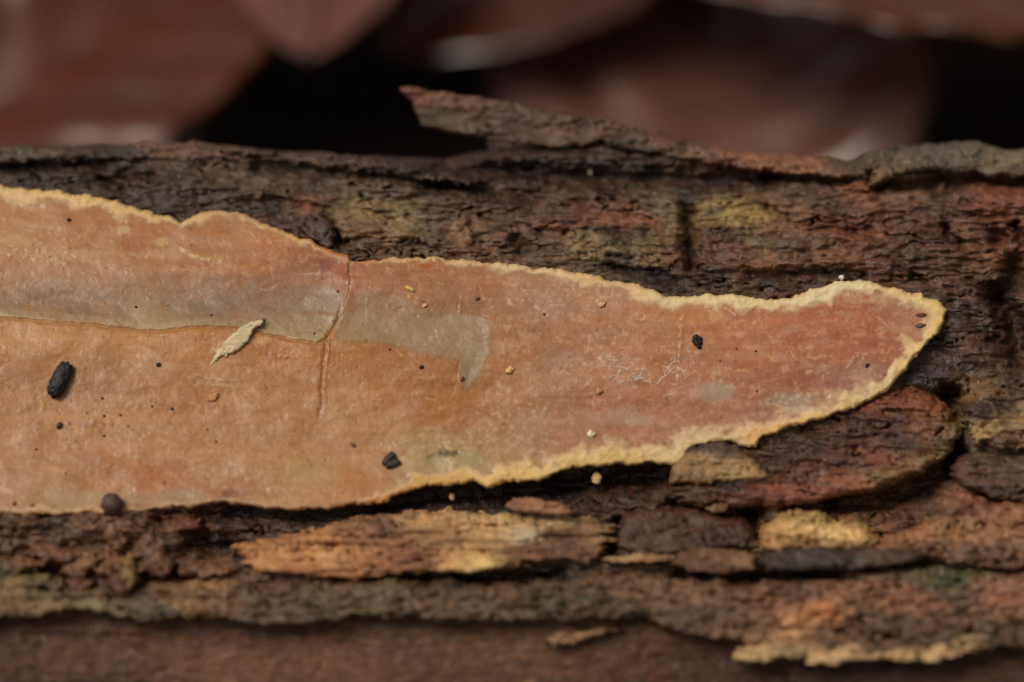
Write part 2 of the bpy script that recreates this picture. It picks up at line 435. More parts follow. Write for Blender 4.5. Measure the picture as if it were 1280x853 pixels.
def build_log():                                # the face follows the photograph's silhouette; the rest closes the log
    dense = np.arange(-40, 1324, 1.6)
    left = -40 - np.cumsum(np.linspace(4, 40, 28)); right = dense[-1] + np.cumsum(np.linspace(4, 40, 28))
    cols = np.concatenate([left[::-1], dense, right])
    rows = np.concatenate([np.linspace(0, 0.30, 150), np.linspace(0.302, 0.62, 90), np.linspace(0.622, 1, 210)])
    top = np.interp(cols, TOP[:, 0], TOP[:, 1]) + 4.5 * fbm(cols / 46, cols * 0, 4, 61)
    y = top[None, :] + rows[:, None] * (905 - top[None, :])
    x = np.broadcast_to(cols[None, :], y.shape).copy()
    wx = x + 11 * fbm(x / 22, y / 13, 4, 71, .6); wy = y + 9 * fbm(x / 22, y / 13, 4, 72, .6)
    h = relief(x, y, 80, 1.1) + 0.3 * fbm(x / 34, y / 17, 3, 83)
    for pts, w, dh in FURROWS:
        xs = [p[0] for p in pts]; ys = [p[1] for p in pts]
        i0, i1 = np.searchsorted(cols, [min(xs) - 3 * w - 12, max(xs) + 3 * w + 12])
        d = seg_dist(wx[:, i0:i1], wy[:, i0:i1], pts)
        h[:, i0:i1] += dh * np.exp(-(d / w) ** 2 * 0.9)
    wl_ = wood_line(x) + 3 * fbm(x / 20, y / 20, 2, 77)
    inw = sstep(-6, 4, y - wl_)
    hw = -0.5 - 0.7 * sstep(0, 60, y - wl_) + 0.16 * fbm(x / 130, y / 12, 3, 90) + 0.16 * fbm(x / 22, y / 9, 5, 91) + 0.25 * np.minimum(fbm(x / 34, y / 16, 3, 92), 0)
    h = h * (1 - inw) + hw * inw
    q = np.clip((y - top[None, :]) / 16, 0, 1)
    depth = profile(y) - h * (0.7 + 0.3 * q) + 2.6 * (1 - q) ** 2.0
    cb = mottled(x, y, BARK_COL, 80, ax=0.5, warp=15, vary=0.5, eps=30)
    wood_s = [(0, 790, (62, 38, 24)), (100, 830, (76, 46, 28)), (300, 790, (70, 42, 27)), (280, 835, (92, 58, 36)), (420, 830, (92, 56, 36)), (500, 800, (74, 50, 32)), (650, 820, (86, 58, 36)),
              (800, 830, (70, 42, 26)), (900, 835, (60, 36, 24)), (1100, 845, (52, 33, 24)), (1280, 840, (60, 40, 30)), (600, 845, (80, 48, 28)), (600, 880, (40, 28, 20)), (100, 870, (30, 22, 17)), (1000, 880, (40, 28, 20))]
    cw = mottled(x, y, wood_s, 95, ax=0.4, warp=12, vary=0.4, eps=200, streak=0.8, wood=True) * 1.6 * np.array([1.05, 0.95, 0.88])
    col = cb * (1 - inw[..., None]) + cw * inw[..., None]
    V = world_at(x, y, depth)
    # close the log behind and beneath
    ringyz = np.array([(21.5, 1.0), (29, -6), (35, -13), (38, -20), (34, -32), (22, -41), (6, -46), (-8, -45), (-20, -38), (-26.5, -30)]) * MM
    xm = (cols - 640) * PX
    ring = np.zeros((len(ringyz), len(cols), 3))
    ring[..., 0] = xm[None, :]
    nse = 0.8 * MM * fbm(np.broadcast_to(xm / 0.006, ring.shape[:2]), np.arange(len(ringyz))[:, None] * 0.9 + 0 * xm[None, :], 4, 99)
    cen = np.array([4, -20]) * MM
    dv = ringyz - cen; dv = dv / np.linalg.norm(dv, axis=1)[:, None]
    for k in (0, 1):
        ring[..., k + 1] = ringyz[:, k][:, None] + FOC[k + 1] + nse * dv[:, k][:, None]
    ny, nx = x.shape
    nr = len(ringyz)
    A = np.concatenate([ring[::-1], V, ], 0)          # underside ... back, then the visible face from top to bottom
    ck = np.broadcast_to(lin((70, 52, 42)) * ALB, (nr, nx, 3)) * (1 + 0.5 * fbm(np.broadcast_to(xm / 0.004, (nr, nx)), np.arange(nr)[:, None] * 0.8 + 0 * xm[None, :], 4, 12))[..., None]
    C = np.concatenate([ck[::-1], col], 0)
    n = ny + nr
    F = grid_faces(n, nx)
    seam = np.stack([np.arange(nx - 1) + (n - 1) * nx, np.arange(nx - 1), np.arange(1, nx), np.arange(1, nx) + (n - 1) * nx], -1)
    F = np.concatenate([F, seam])
    wood = np.zeros((n - 1, nx - 1), bool)
    wood[nr:, :] = (inw[:-1, :-1] > 0.5)
    wm = np.concatenate([wood.ravel(), np.zeros(nx - 1, bool)])
    A = A.reshape(-1, 3); C = C.reshape(-1, 3)
    v, f, c = compact(A, F[~wm], C); bark = link_mesh('bark', v, f, c, M_BARK, LOG)
    v, f, c = compact(A, F[wm], C); o = link_mesh('bare_wood', v, f, c, M_WOOD, LOG); o['label'] = 'smooth brown wood laid bare under the bark edge'
    # sawn-off looking broken ends
    for nm, cidx, flip in (('log_end', 0, False), ('log_end', nx - 1, True)):
        idx = np.arange(n)[::6] * nx + cidx
        P = A[idx]
        cpt = P.mean(0)
        inner = cpt + (P - cpt) * 0.5 + np.array([0.0015 * (-1 if cidx == 0 else 1), 0, 0]) * np.random.default_rng(3).random((len(P), 1))
        VV = np.concatenate([P, inner, [cpt]])
        m = len(P)
        fs = []
        for i in range(m):
            j = (i + 1) % m
            a = [i, j, m + j, m + i]; b = [m + i, m + j, 2 * m, 2 * m]
            fs.append(a); fs.append(b)
        me = bpy.data.meshes.new(nm)
        me.from_pydata([tuple(p) for p in VV], [], [tuple(dict.fromkeys(ff if not flip else ff[::-1])) for ff in fs])
        ca = me.attributes.new('Col', 'FLOAT_COLOR', 'POINT')
        for i in range(len(VV)):
            ca.data[i].color = (*(lin((120, 84, 54)) * (0.7 + 0.3 * random.random())), 1)
        me.materials.append(M_WOOD)
        e = bpy.data.objects.new(nm, me); sc.collection.objects.link(e)
        e.parent = LOG; e.matrix_parent_inverse = Matrix.Translation(-LOG.location)

# pieces of bark that can be told apart ------------------------------------------------------------
DK, RD, OC = (58, 42, 34), (104, 54, 34), (150, 112, 62)
PIECES = []
def P(*a, **k):                         # noted now, built after the bark has taken up their colours
    PIECES.append((a, k))

# lifted flake on the crest
P('bark_flake', [(500, 109), (530, 112), (575, 118), (640, 129), (715, 143), (770, 150), (797, 162), (770, 172), (730, 181), (690, 184), (640, 180), (600, 171), (560, 164), (530, 157), (519, 138)],
  0.3, [(520, 118, (126, 72, 49)), (570, 125, (115, 65, 45)), (600, 135, (99, 68, 54)), (540, 150, (77, 68, 41)), (565, 150, (94, 83, 45)), (535, 160, (73, 60, 47)), (640, 150, (80, 62, 50)), (720, 155, (77, 60, 47)),
        (700, 168, (117, 77, 49)), (660, 160, (82, 62, 49)), (760, 160, (100, 70, 47)), (690, 180, (87, 75, 57)), (740, 176, (102, 80, 54)), (610, 170, (84, 65, 50))],
  edge=6, drop=0.35, rel=0.45, warp=3, thick=1.3, seed=210, closed=True, tilt=(0.5, -1.5), vary=0.3, eps=80, label='long pale bark flake lifting off the crest of the log')
P('bark_ridge', [(742, 170), (795, 160), (840, 170), (890, 184), (940, 190), (1000, 194), (1050, 200), (1085, 206), (1085, 220), (1040, 222), (985, 217), (930, 211), (870, 202), (810, 190), (760, 182)],
  1.0, [(800, 170, (96, 72, 60)), (830, 168, (120, 66, 48)), (870, 190, (130, 98, 78)), (930, 193, (150, 96, 58)), (960, 200, (140, 92, 48)), (1010, 203, (146, 98, 62)), (1060, 205, (96, 76, 58)), (850, 180, (86, 66, 58)), (900, 205, (110, 62, 40)), (780, 180, (76, 62, 52))],
  edge=8, drop=1.0, rel=0.7, warp=4, thick=2.0, seed=220, vary=0.4)
P('bark_ridge', [(1050, 204), (1085, 190), (1120, 183), (1160, 181), (1200, 177), (1235, 183), (1280, 189), (1340, 192), (1480, 196), (1480, 232), (1340, 228), (1270, 224), (1215, 216), (1160, 214), (1122, 218), (1098, 230), (1084, 228), (1092, 212), (1060, 216)],
  1.0, [(1100, 192, (78, 74, 68)), (1180, 188, (92, 90, 82)), (1210, 195, (100, 98, 88)), (1250, 200, (112, 108, 84)), (1100, 215, (120, 106, 66)), (1110, 205, (104, 96, 64)), (1160, 205, (82, 78, 70)), (1280, 212, (86, 78, 68)), (1070, 205, (72, 64, 54)), (1400, 210, (84, 74, 64))],
  edge=10, drop=1.2, rel=0.8, warp=5, thick=2.5, seed=230, vary=0.35)
P('bark_ridge', [(-300, 192), (-50, 188), (20, 184), (80, 181), (140, 186), (190, 177), (250, 180), (320, 185), (346, 193), (270, 198), (150, 200), (40, 201), (-300, 206)],
  0.5, [(-200, 195, (80, 66, 54)), (30, 190, (88, 74, 60)), (110, 192, (70, 58, 48)), (200, 184, (116, 88, 66)), (280, 188, (100, 78, 60)), (330, 192, (84, 66, 54)), (150, 195, (64, 54, 46))], edge=7, drop=0.8, rel=1.0, warp=5, seed=232, sx=40, sy=10, vary=0.5)
P('bark_ridge', [(352, 193), (400, 190), (450, 197), (510, 206), (570, 216), (608, 228), (566, 229), (500, 219), (430, 209), (372, 204)],
  0.5, [(380, 198, (92, 74, 62)), (440, 202, (84, 66, 56)), (520, 214, (66, 48, 40)), (580, 224, (58, 44, 38))], edge=7, drop=0.8, rel=0.9, warp=5, seed=234, sx=40, sy=10, vary=0.5)
P('bark_lump', [(402, 257), (430, 250), (470, 257), (505, 275), (530, 299), (500, 301), (455, 299), (428, 298), (414, 276)],
  0.5, [(420, 260, (112, 96, 56)), (450, 256, (140, 122, 66)), (490, 272, (156, 142, 84)), (515, 290, (138, 124, 74)), (460, 285, (124, 90, 54)), (430, 285, (128, 96, 60)), (500, 295, (120, 100, 60))],
  edge=14, drop=1.3, rel=0.5, warp=4, seed=240, vary=0.3, label='yellow-green lump of bark above the fungus')
P('bark_lump', [(366, 258), (385, 252), (404, 262), (420, 282), (424, 306), (410, 312), (385, 298), (368, 280)],
  0.7, [(390, 258, (138, 84, 48)), (400, 275, (86, 60, 52)), (410, 300, (70, 54, 50)), (375, 275, (76, 60, 52))], edge=10, drop=1.0, rel=0.5, warp=4, seed=250)
P('bark_plate', [(698, 312), (705, 284), (725, 268), (760, 262), (800, 270), (822, 268), (838, 258), (850, 264), (855, 300), (857, 324), (835, 338), (790, 333), (740, 326), (712, 324)],
  0.3, [(720, 275, (128, 76, 48)), (770, 268, (138, 80, 46)), (805, 275, (140, 82, 48)), (830, 262, (130, 118, 84)), (840, 285, (112, 92, 54)), (720, 312, (150, 132, 84)), (735, 305, (138, 122, 78)), (770, 300, (60, 44, 30)), (785, 308, (130, 114, 66)),
        (815, 318, (120, 98, 56)), (800, 290, (64, 46, 32)), (750, 290, (70, 56, 34)), (700, 310, (84, 66, 44)), (840, 320, (116, 84, 52)), (775, 325, (84, 76, 64))],
  edge=10, drop=1.0, rel=1.0, warp=6, seed=260, sx=30, sy=14, vary=0.5)
P('bark_plate', [(868, 336), (870, 300), (884, 276), (908, 260), (945, 258), (975, 268), (1020, 280), (1080, 286), (1140, 292), (1146, 312), (1120, 330), (1050, 338), (960, 334), (905, 340)],
  0.3, [(890, 275, (140, 116, 56)), (915, 264, (170, 156, 70)), (945, 268, (160, 132, 60)), (970, 275, (130, 96, 50)), (1010, 285, (130, 80, 46)), (900, 290, (70, 46, 36)), (915, 310, (108, 66, 48)), (880, 320, (98, 66, 48)), (960, 300, (110, 98, 66)),
        (990, 300, (104, 84, 56)), (1060, 292, (120, 66, 36)), (1090, 290, (132, 76, 48)), (1110, 310, (96, 64, 50)), (1030, 320, (134, 90, 54)), (960, 330, (140, 98, 62)), (1000, 310, (90, 66, 54))],
  edge=10, drop=1.1, rel=1.0, warp=6, seed=270, sx=34, sy=13, vary=0.5)
# big plate under the tip of the fungus
P('bark_plate', [(836, 606), (862, 594), (905, 588), (955, 572), (1000, 548), (1060, 515), (1100, 492), (1135, 482), (1165, 492), (1190, 515), (1203, 535), (1190, 566), (1155, 590), (1090, 612), (1010, 628), (930, 634), (850, 630)],
  1.4, [(1100, 500, (128, 66, 36)), (1060, 520, (78, 50, 40)), (1000, 560, (62, 44, 38)), (960, 585, (66, 46, 36)), (1060, 545, (84, 54, 42)), (1120, 530, (86, 54, 44)), (1170, 515, (156, 86, 40)), (1165, 535, (128, 70, 38)), (1130, 555, (74, 52, 44)),
        (1060, 575, (86, 50, 38)), (1000, 595, (104, 56, 38)), (1100, 572, (134, 70, 46)), (1150, 562, (124, 70, 44)), (1050, 600, (150, 92, 54)), (980, 612, (140, 78, 46)), (1100, 595, (140, 112, 60)), (1165, 570, (142, 122, 70)), (1180, 550, (124, 104, 60)), (920, 622, (110, 64, 40)), (870, 620, (88, 56, 38)), (900, 600, (50, 36, 30)), (1190, 530, (130, 112, 60))],
  edge=16, drop=1.8, rel=0.9, warp=5, thick=3.5, seed=280, vary=0.45, sx=70, sy=10, label='broad reddish bark plate under the fungus tip')
P('bark_plate', [(1203, 500), (1225, 476), (1260, 462), (1300, 458), (1460, 452), (1460, 566), (1300, 560), (1250, 562), (1216, 552), (1204, 530)],
  1.6, [(1225, 480, (140, 112, 60)), (1235, 490, (120, 92, 50)), (1260, 475, (74, 54, 42)), (1280, 490, (84, 60, 44)), (1230, 515, (60, 46, 38)), (1250, 510, (66, 48, 38)), (1225, 540, (160, 136, 78)), (1255, 530, (156, 130, 74)), (1280, 515, (150, 124, 72)), (1280, 545, (120, 86, 56)), (1250, 550, (110, 78, 50)), (1400, 500, (84, 64, 46)), (1290, 530, (140, 108, 64))],
  edge=14, drop=1.5, rel=1.0, warp=6, seed=290, sx=40, sy=16, vary=0.45)
P('bark_plate', [(1188, 585), (1200, 570), (1230, 562), (1300, 566), (1460, 570), (1460, 640), (1300, 630), (1250, 626), (1215, 614), (1196, 602)],
  1.5, [(1210, 580, (104, 70, 58)), (1240, 575, (84, 66, 52)), (1280, 590, (92, 72, 56)), (1230, 605, (96, 72, 58)), (1260, 615, (80, 66, 50)), (1400, 600, (84, 64, 50)), (1280, 570, (74, 62, 48))],
  edge=12, drop=1.4, rel=0.8, warp=4, seed=300, sx=80, sy=9)
P('bark_ridge', [(1072, 688), (1105, 668), (1148, 656), (1166, 640), (1176, 618), (1205, 610), (1240, 622), (1290, 628), (1460, 634), (1460, 712), (1250, 712), (1160, 700), (1100, 700)],
  2.0, [(1110, 672, (158, 108, 64)), (1160, 664, (164, 112, 64)), (1200, 618, (150, 100, 64)), (1185, 640, (120, 82, 52)), (1215, 635, (124, 70, 46)), (1245, 640, (144, 98, 60)), (1230, 665, (158, 112, 62)), (1190, 665, (166, 122, 66)), (1280, 650, (160, 106, 64)), (1150, 685, (110, 78, 56)), (1230, 690, (104, 78, 58)), (1280, 690, (130, 98, 66)), (1400, 670, (130, 92, 60)), (1165, 645, (92, 70, 46))],
  edge=16, drop=1.8, rel=1.1, warp=5, seed=310, sx=36, sy=18, vary=0.35, label='rounded ochre ridge of rotten bark')
P('bark_lump', [(950, 680), (954, 660), (972, 642), (1002, 633), (1030, 642), (1050, 650), (1074, 642), (1088, 652), (1100, 676), (1080, 688), (1010, 690), (956, 692)],
  2.0, [(975, 648, (168, 138, 66)), (1005, 640, (180, 156, 84)), (1040, 660, (236, 208, 122)), (1070, 665, (228, 196, 110)), (990, 665, (214, 178, 96)), (960, 675, (176, 130, 62)), (1075, 648, (134, 92, 56)), (1020, 650, (190, 164, 84)), (1000, 682, (150, 110, 56)), (1070, 682, (140, 104, 60))],
  edge=15, drop=1.7, rel=0.7, warp=5, seed=320, sx=22, sy=12, vary=0.25, label='bright yellow crumbly lump of rotten wood')
P('bark_ridge', [(942, 700), (956, 688), (1000, 680), (1060, 684), (1110, 680), (1150, 684), (1166, 694), (1130, 708), (1060, 713), (960, 715)],
  2.7, [(960, 695, (70, 60, 56)), (1000, 692, (72, 66, 66)), (1060, 700, (66, 60, 60)), (1130, 694, (78, 62, 54)), (1090, 690, (96, 74, 54)), (1000, 705, (58, 52, 52))],
  edge=12, drop=1.6, rel=0.4, warp=3, seed=330, vary=0.25)
P('wood_chip', [(838, 702), (850, 690), (880, 684), (920, 688), (944, 692), (944, 712), (905, 719), (860, 714)],
  2.2, [(860, 698, (116, 78, 54)), (890, 694, (134, 92, 62)), (930, 700, (150, 106, 72)), (900, 708, (112, 72, 48))], mat=M_WOOD, edge=9, drop=1.1, rel=0.5, warp=2, seed=340, fray=8, sx=80, sy=5)
P('bark_plate', [(770, 658), (778, 640), (830, 632), (895, 640), (934, 650), (944, 668), (930, 684), (880, 690), (800, 694), (768, 682)],
  0.9, [(800, 650, (82, 52, 40)), (850, 645, (92, 58, 44)), (900, 655, (84, 50, 38)), (920, 670, (70, 48, 36)), (820, 675, (88, 60, 44)), (880, 675, (74, 48, 36)), (780, 668, (70, 46, 36))],
  edge=9, drop=1.0, rel=0.5, warp=4, seed=350, sx=60, sy=9)
# long strip of bare pale wood
P('exposed_wood', [(292, 694), (300, 678), (350, 668), (420, 652), (480, 641), (560, 636), (640, 640), (700, 640), (748, 646), (772, 657), (768, 682), (738, 706), (700, 702), (650, 706), (600, 716), (520, 716), (440, 724), (360, 720), (304, 712)],
  1.1, [(310, 685, (190, 122, 62)), (340, 700, (206, 140, 72)), (400, 690, (222, 158, 84)), (370, 680, (180, 112, 56)), (440, 700, (196, 132, 70)), (450, 665, (164, 108, 66)), (520, 650, (190, 140, 84)), (580, 650, (204, 156, 94)), (640, 650, (210, 166, 100)), (690, 645, (206, 168, 108)),
        (560, 670, (170, 122, 74)), (500, 680, (152, 96, 56)), (610, 675, (190, 140, 84)), (650, 668, (206, 184, 148)), (700, 670, (104, 66, 46)), (690, 690, (112, 70, 48)), (735, 665, (150, 106, 66)), (755, 668, (156, 112, 70)), (650, 690, (140, 88, 56)), (520, 700, (140, 82, 48)), (470, 708, (160, 96, 52)),
        (590, 705, (222, 178, 96)), (570, 702, (206, 156, 84)), (720, 695, (124, 80, 54)), (380, 712, (180, 110, 60)), (480, 660, (120, 82, 62)), (600, 660, (200, 154, 92))],
  mat=M_WOOD, edge=12, drop=1.3, rel=0.75, warp=5, seed=360, fray=24, sx=110, sy=5.0, vary=0.5, streak=3, eps=20, label='long bare strip of pale golden splintered wood')
P('wood_shaving', [(628, 634), (640, 624), (665, 622), (700, 630), (722, 640), (700, 644), (660, 642)],
  2.4, [(640, 630, (150, 96, 64)), (690, 634, (170, 116, 74)), (660, 628, (160, 104, 70))], mat=M_WOOD, edge=6, drop=0.5, rel=0.25, warp=2, seed=370, fray=8, thick=0.8, closed=True, tilt=(0.4, 0.4))
P('wood_shaving', [(556, 706), (570, 698), (610, 696), (640, 700), (625, 710), (590, 716), (560, 714)],
  2.2, [(570, 704, (214, 166, 88)), (600, 706, (230, 190, 108)), (630, 702, (196, 146, 80))], mat=M_WOOD, edge=7, drop=0.6, rel=0.25, warp=2, seed=375, fray=8, thick=0.9)
P('wood_shaving', [(750, 698), (780, 694), (830, 693), (850, 697), (820, 702), (770, 703)],
  2.0, [(780, 698, (196, 150, 94)), (830, 697, (160, 110, 70))], mat=M_WOOD, edge=5, drop=0.5, rel=0.2, warp=2, seed=377, fray=8, thick=0.9)
# lower bark sheet
P('bark_sheet', [(-640, 726), (-200, 722), (0, 712), (60, 716), (110, 730), (170, 732), (230, 722), (320, 722), (400, 728), (480, 722), (560, 724), (640, 728), (700, 724), (716, 740), (716, 772), (640, 778), (560, 780), (480, 772), (420, 776), (350, 784), (300, 780), (250, 772), (180, 780), (140, 770), (90, 764), (40, 774), (-200, 784), (-640, 790)],
  1.3, [(-200, 750, (120, 104, 64)), (10, 735, (134, 108, 58)), (40, 745, (128, 108, 62)), (70, 740, (104, 86, 52)), (30, 765, (126, 106, 64)), (100, 762, (138, 126, 78)), (80, 755, (130, 116, 70)), (170, 755, (98, 88, 66)), (200, 765, (88, 84, 64)), (150, 745, (96, 74, 56)), (240, 740, (140, 106, 64)),
        (230, 755, (150, 116, 68)), (280, 755, (128, 96, 58)), (330, 750, (96, 82, 54)), (260, 735, (146, 108, 62)), (350, 765, (96, 84, 66)), (330, 735, (100, 70, 52)), (400, 760, (84, 74, 54)), (430, 745, (112, 94, 62)), (470, 740, (104, 86, 60)), (480, 765, (98, 82, 56)), (540, 755, (106, 84, 58)), (600, 765, (98, 80, 56)), (620, 740, (110, 86, 60)), (690, 750, (76, 70, 50)), (560, 738, (92, 76, 56)), (0, 712, (98, 108, 74))],
  edge=12, drop=1.4, rel=1.1, warp=6, thick=3.2, seed=380, sx=46, sy=12, vary=0.45, eps=20, label='mossy olive sheet of bark along the lower edge')
P('bark_sheet', [(690, 730), (740, 716), (800, 712), (850, 722), (940, 724), (1040, 722), (1075, 712), (1110, 705), (1180, 706), (1300, 712), (1500, 716), (1500, 822), (1330, 818), (1250, 812), (1150, 816), (1060, 820), (960, 818), (925, 800), (860, 796), (810, 776), (760, 772), (700, 776)],
  1.5, [(720, 745, (92, 76, 54)), (780, 730, (124, 92, 64)), (820, 745, (118, 94, 62)), (760, 760, (86, 74, 52)), (860, 740, (136, 104, 70)), (880, 770, (100, 84, 66)), (920, 750, (116, 90, 64)), (990, 740, (110, 80, 62)), (940, 780, (126, 94, 58)), (1025, 765, (196, 130, 70)), (990, 785, (196, 150, 96)), (965, 750, (140, 92, 62)),
        (1090, 735, (138, 96, 64)), (1130, 740, (150, 100, 66)), (1150, 755, (146, 98, 66)), (1170, 728, (82, 92, 58)), (1190, 722, (80, 92, 64)), (1140, 720, (96, 92, 60)), (1200, 750, (100, 84, 62)), (1080, 775, (104, 80, 56)), (1040, 790, (116, 86, 58)), (1120, 790, (98, 78, 54)), (1180, 780, (104, 78, 58)), (1240, 735, (150, 104, 84)), (1245, 750, (164, 104, 74)), (1260, 765, (140, 104, 68)), (1280, 780, (92, 72, 52)), (1220, 800, (84, 68, 50)), (1240, 715, (120, 96, 60)), (1400, 760, (110, 84, 60))],
  edge=14, drop=1.5, rel=1.25, warp=7, thick=4.0, seed=390, sx=34, sy=12, vary=0.5, eps=14, label='crumbly lower bark sheet stained with green algae')
for i, (poly, c) in enumerate([
  ([(676, 800), (690, 790), (730, 788), (766, 780), (772, 788), (740, 798), (700, 806)], (168, 122, 78)),
  ([(918, 822), (930, 803), (970, 796), (1016, 800), (1014, 820), (965, 825), (935, 829)], (206, 166, 110)),
  ([(1006, 822), (1016, 802), (1060, 798), (1112, 806), (1110, 824), (1050, 830), (1018, 829)], (222, 176, 126)),
  ([(1100, 824), (1108, 806), (1135, 802), (1156, 806), (1150, 826), (1112, 828)], (210, 164, 106)),
  ([(1142, 826), (1152, 804), (1200, 794), (1236, 788), (1246, 804), (1215, 815), (1170, 828)], (216, 174, 116))]):
    P('wood_splinter', poly, 1.5 if i else 0.4, [(poly[0][0], poly[0][1], c), (poly[3][0], poly[3][1], tuple(int(v * .82) for v in c))], mat=M_WOOD, edge=5, drop=0.7, rel=0.8, warp=4, seed=400 + i * 10, fray=26,
      thick=2.2, sx=40, sy=5, label='pale splinter of wood under the lower bark sheet' if i == 0 else None)
# pale flake tucked under the fungus
P('bark_flake', [(836, 605), (842, 580), (862, 560), (890, 553), (922, 555), (938, 570), (952, 580), (966, 594), (950, 601), (905, 603), (870, 606)],
  2.0, [(850, 585, (150, 122, 72)), (880, 560, (84, 72, 64)), (915, 562, (92, 78, 68)), (890, 580, (168, 136, 82)), (930, 585, (178, 146, 88)), (910, 592, (160, 136, 76)), (955, 594, (170, 136, 82)), (865, 598, (134, 104, 64))],
  edge=10, drop=1.1, rel=0.6, warp=3, seed=460, sx=24, sy=12, vary=0.3, thick=1.8, label='pale tan bark flake tucked under the fungus rim')
P('wood_chip', [(880, 634), (895, 628), (912, 630), (908, 640), (890, 641)], 1.2, [(890, 634, (150, 116, 74)), (905, 634, (130, 98, 62))], edge=5, drop=0.6, rel=0.3, warp=2, seed=470, thick=1)
# small crumbly knobs at the lower bark
for i, (px, py, rx, ry, h, c) in enumerate([
  (146, 669, 17, 18, 2.4, (126, 92, 66)), (185, 688, 24, 22, 2.2, (112, 84, 66)), (196, 704, 22, 20, 2.6, (118, 82, 62)), (140, 706, 26, 22, 2.4, (124, 84, 50)), (150, 726, 22, 18, 2.8, (96, 68, 44)),
  (102, 706, 26, 17, 2.2, (128, 92, 60)), (66, 692, 30, 16, 2.0, (112, 76, 50)), (30, 706, 24, 14, 2.0, (116, 82, 52)), (98, 730, 24, 14, 2.0, (92, 62, 44)), (20, 676, 40, 12, 1.5, (98, 74, 54)), (84, 668, 34, 13, 1.4, (92, 72, 48)), (160, 712, 14, 18, 2.9, (138, 116, 64)),
  (222, 655, 30, 10, 1.4, (112, 68, 46)), (262, 712, 36, 9, 1.6, (130, 90, 60)), (218, 676, 16, 18, 1.5, (84, 58, 44))]):
    ang = np.linspace(0, 2 * math.pi, 11)[:-1]
    rr = 1 + 0.22 * np.random.default_rng(i).standard_normal(10)
    poly = [(px + rx * r * math.cos(a), py + ry * r * math.sin(a)) for a, r in zip(ang, np.clip(rr, .75, 1.25))]
    c = tuple(min(255, int(v * 1.2)) for v in c)
    P('bark_knob', poly, h - 0.6, [(px - rx * .6, py, tuple(int(v * .8) for v in c)), (px + rx * .4, py - ry * .3, c), (px, py + ry * .6, tuple(int(v * .9) for v in c))],
      edge=min(rx, ry) * 0.9, drop=1.2, rel=0.9, warp=6, seed=500 + i * 7, sx=18, sy=12, vary=0.4, thick=2.5)

for a, k in PIECES:
    if k.get('mat') is None and a[0] != 'bark_flake':
        BARK_COL += [(p[0], p[1], tuple(int(c * 0.92) for c in p[2])) for p in a[3]]
build_log()
for a, k in PIECES:
    plate(*a, parent=LOG, **k)

# ------------------------------------------------------------------ the crust fungus
FUNGUS = [(-420, 222), (-200, 228), (0, 232), (40, 237), (80, 240), (120, 247), (150, 254), (185, 264), (215, 272), (228, 277), (240, 269), (270, 264), (295, 266), (325, 277), (360, 291), (400, 307), (428, 317), (440, 326),
          (470, 326), (500, 323), (540, 322), (590, 327), (640, 332), (700, 337), (750, 346), (790, 354), (812, 360), (832, 373), (850, 370), (880, 368), (930, 371), (965, 375), (1000, 369), (1025, 359), (1050, 350), (1085, 352), (1115, 359),
          (1142, 366), (1170, 376), (1186, 388), (1180, 402), (1164, 424), (1140, 450), (1116, 482), (1096, 497), (1060, 512), (1020, 526), (985, 535), (956, 547), (944, 560), (930, 558), (912, 553), (885, 553), (862, 562), (848, 576), (838, 583),
          (815, 579), (790, 581), (760, 582), (725, 584), (695, 592), (672, 603), (650, 600), (628, 604), (612, 611), (594, 602), (565, 606), (530, 609), (500, 617), (468, 631), (430, 632), (390, 638), (345, 637), (290, 629), (240, 634), (170, 640),
          (100, 643), (0, 643), (-200, 648), (-420, 640), (-470, 560), (-490, 420), (-470, 290)]
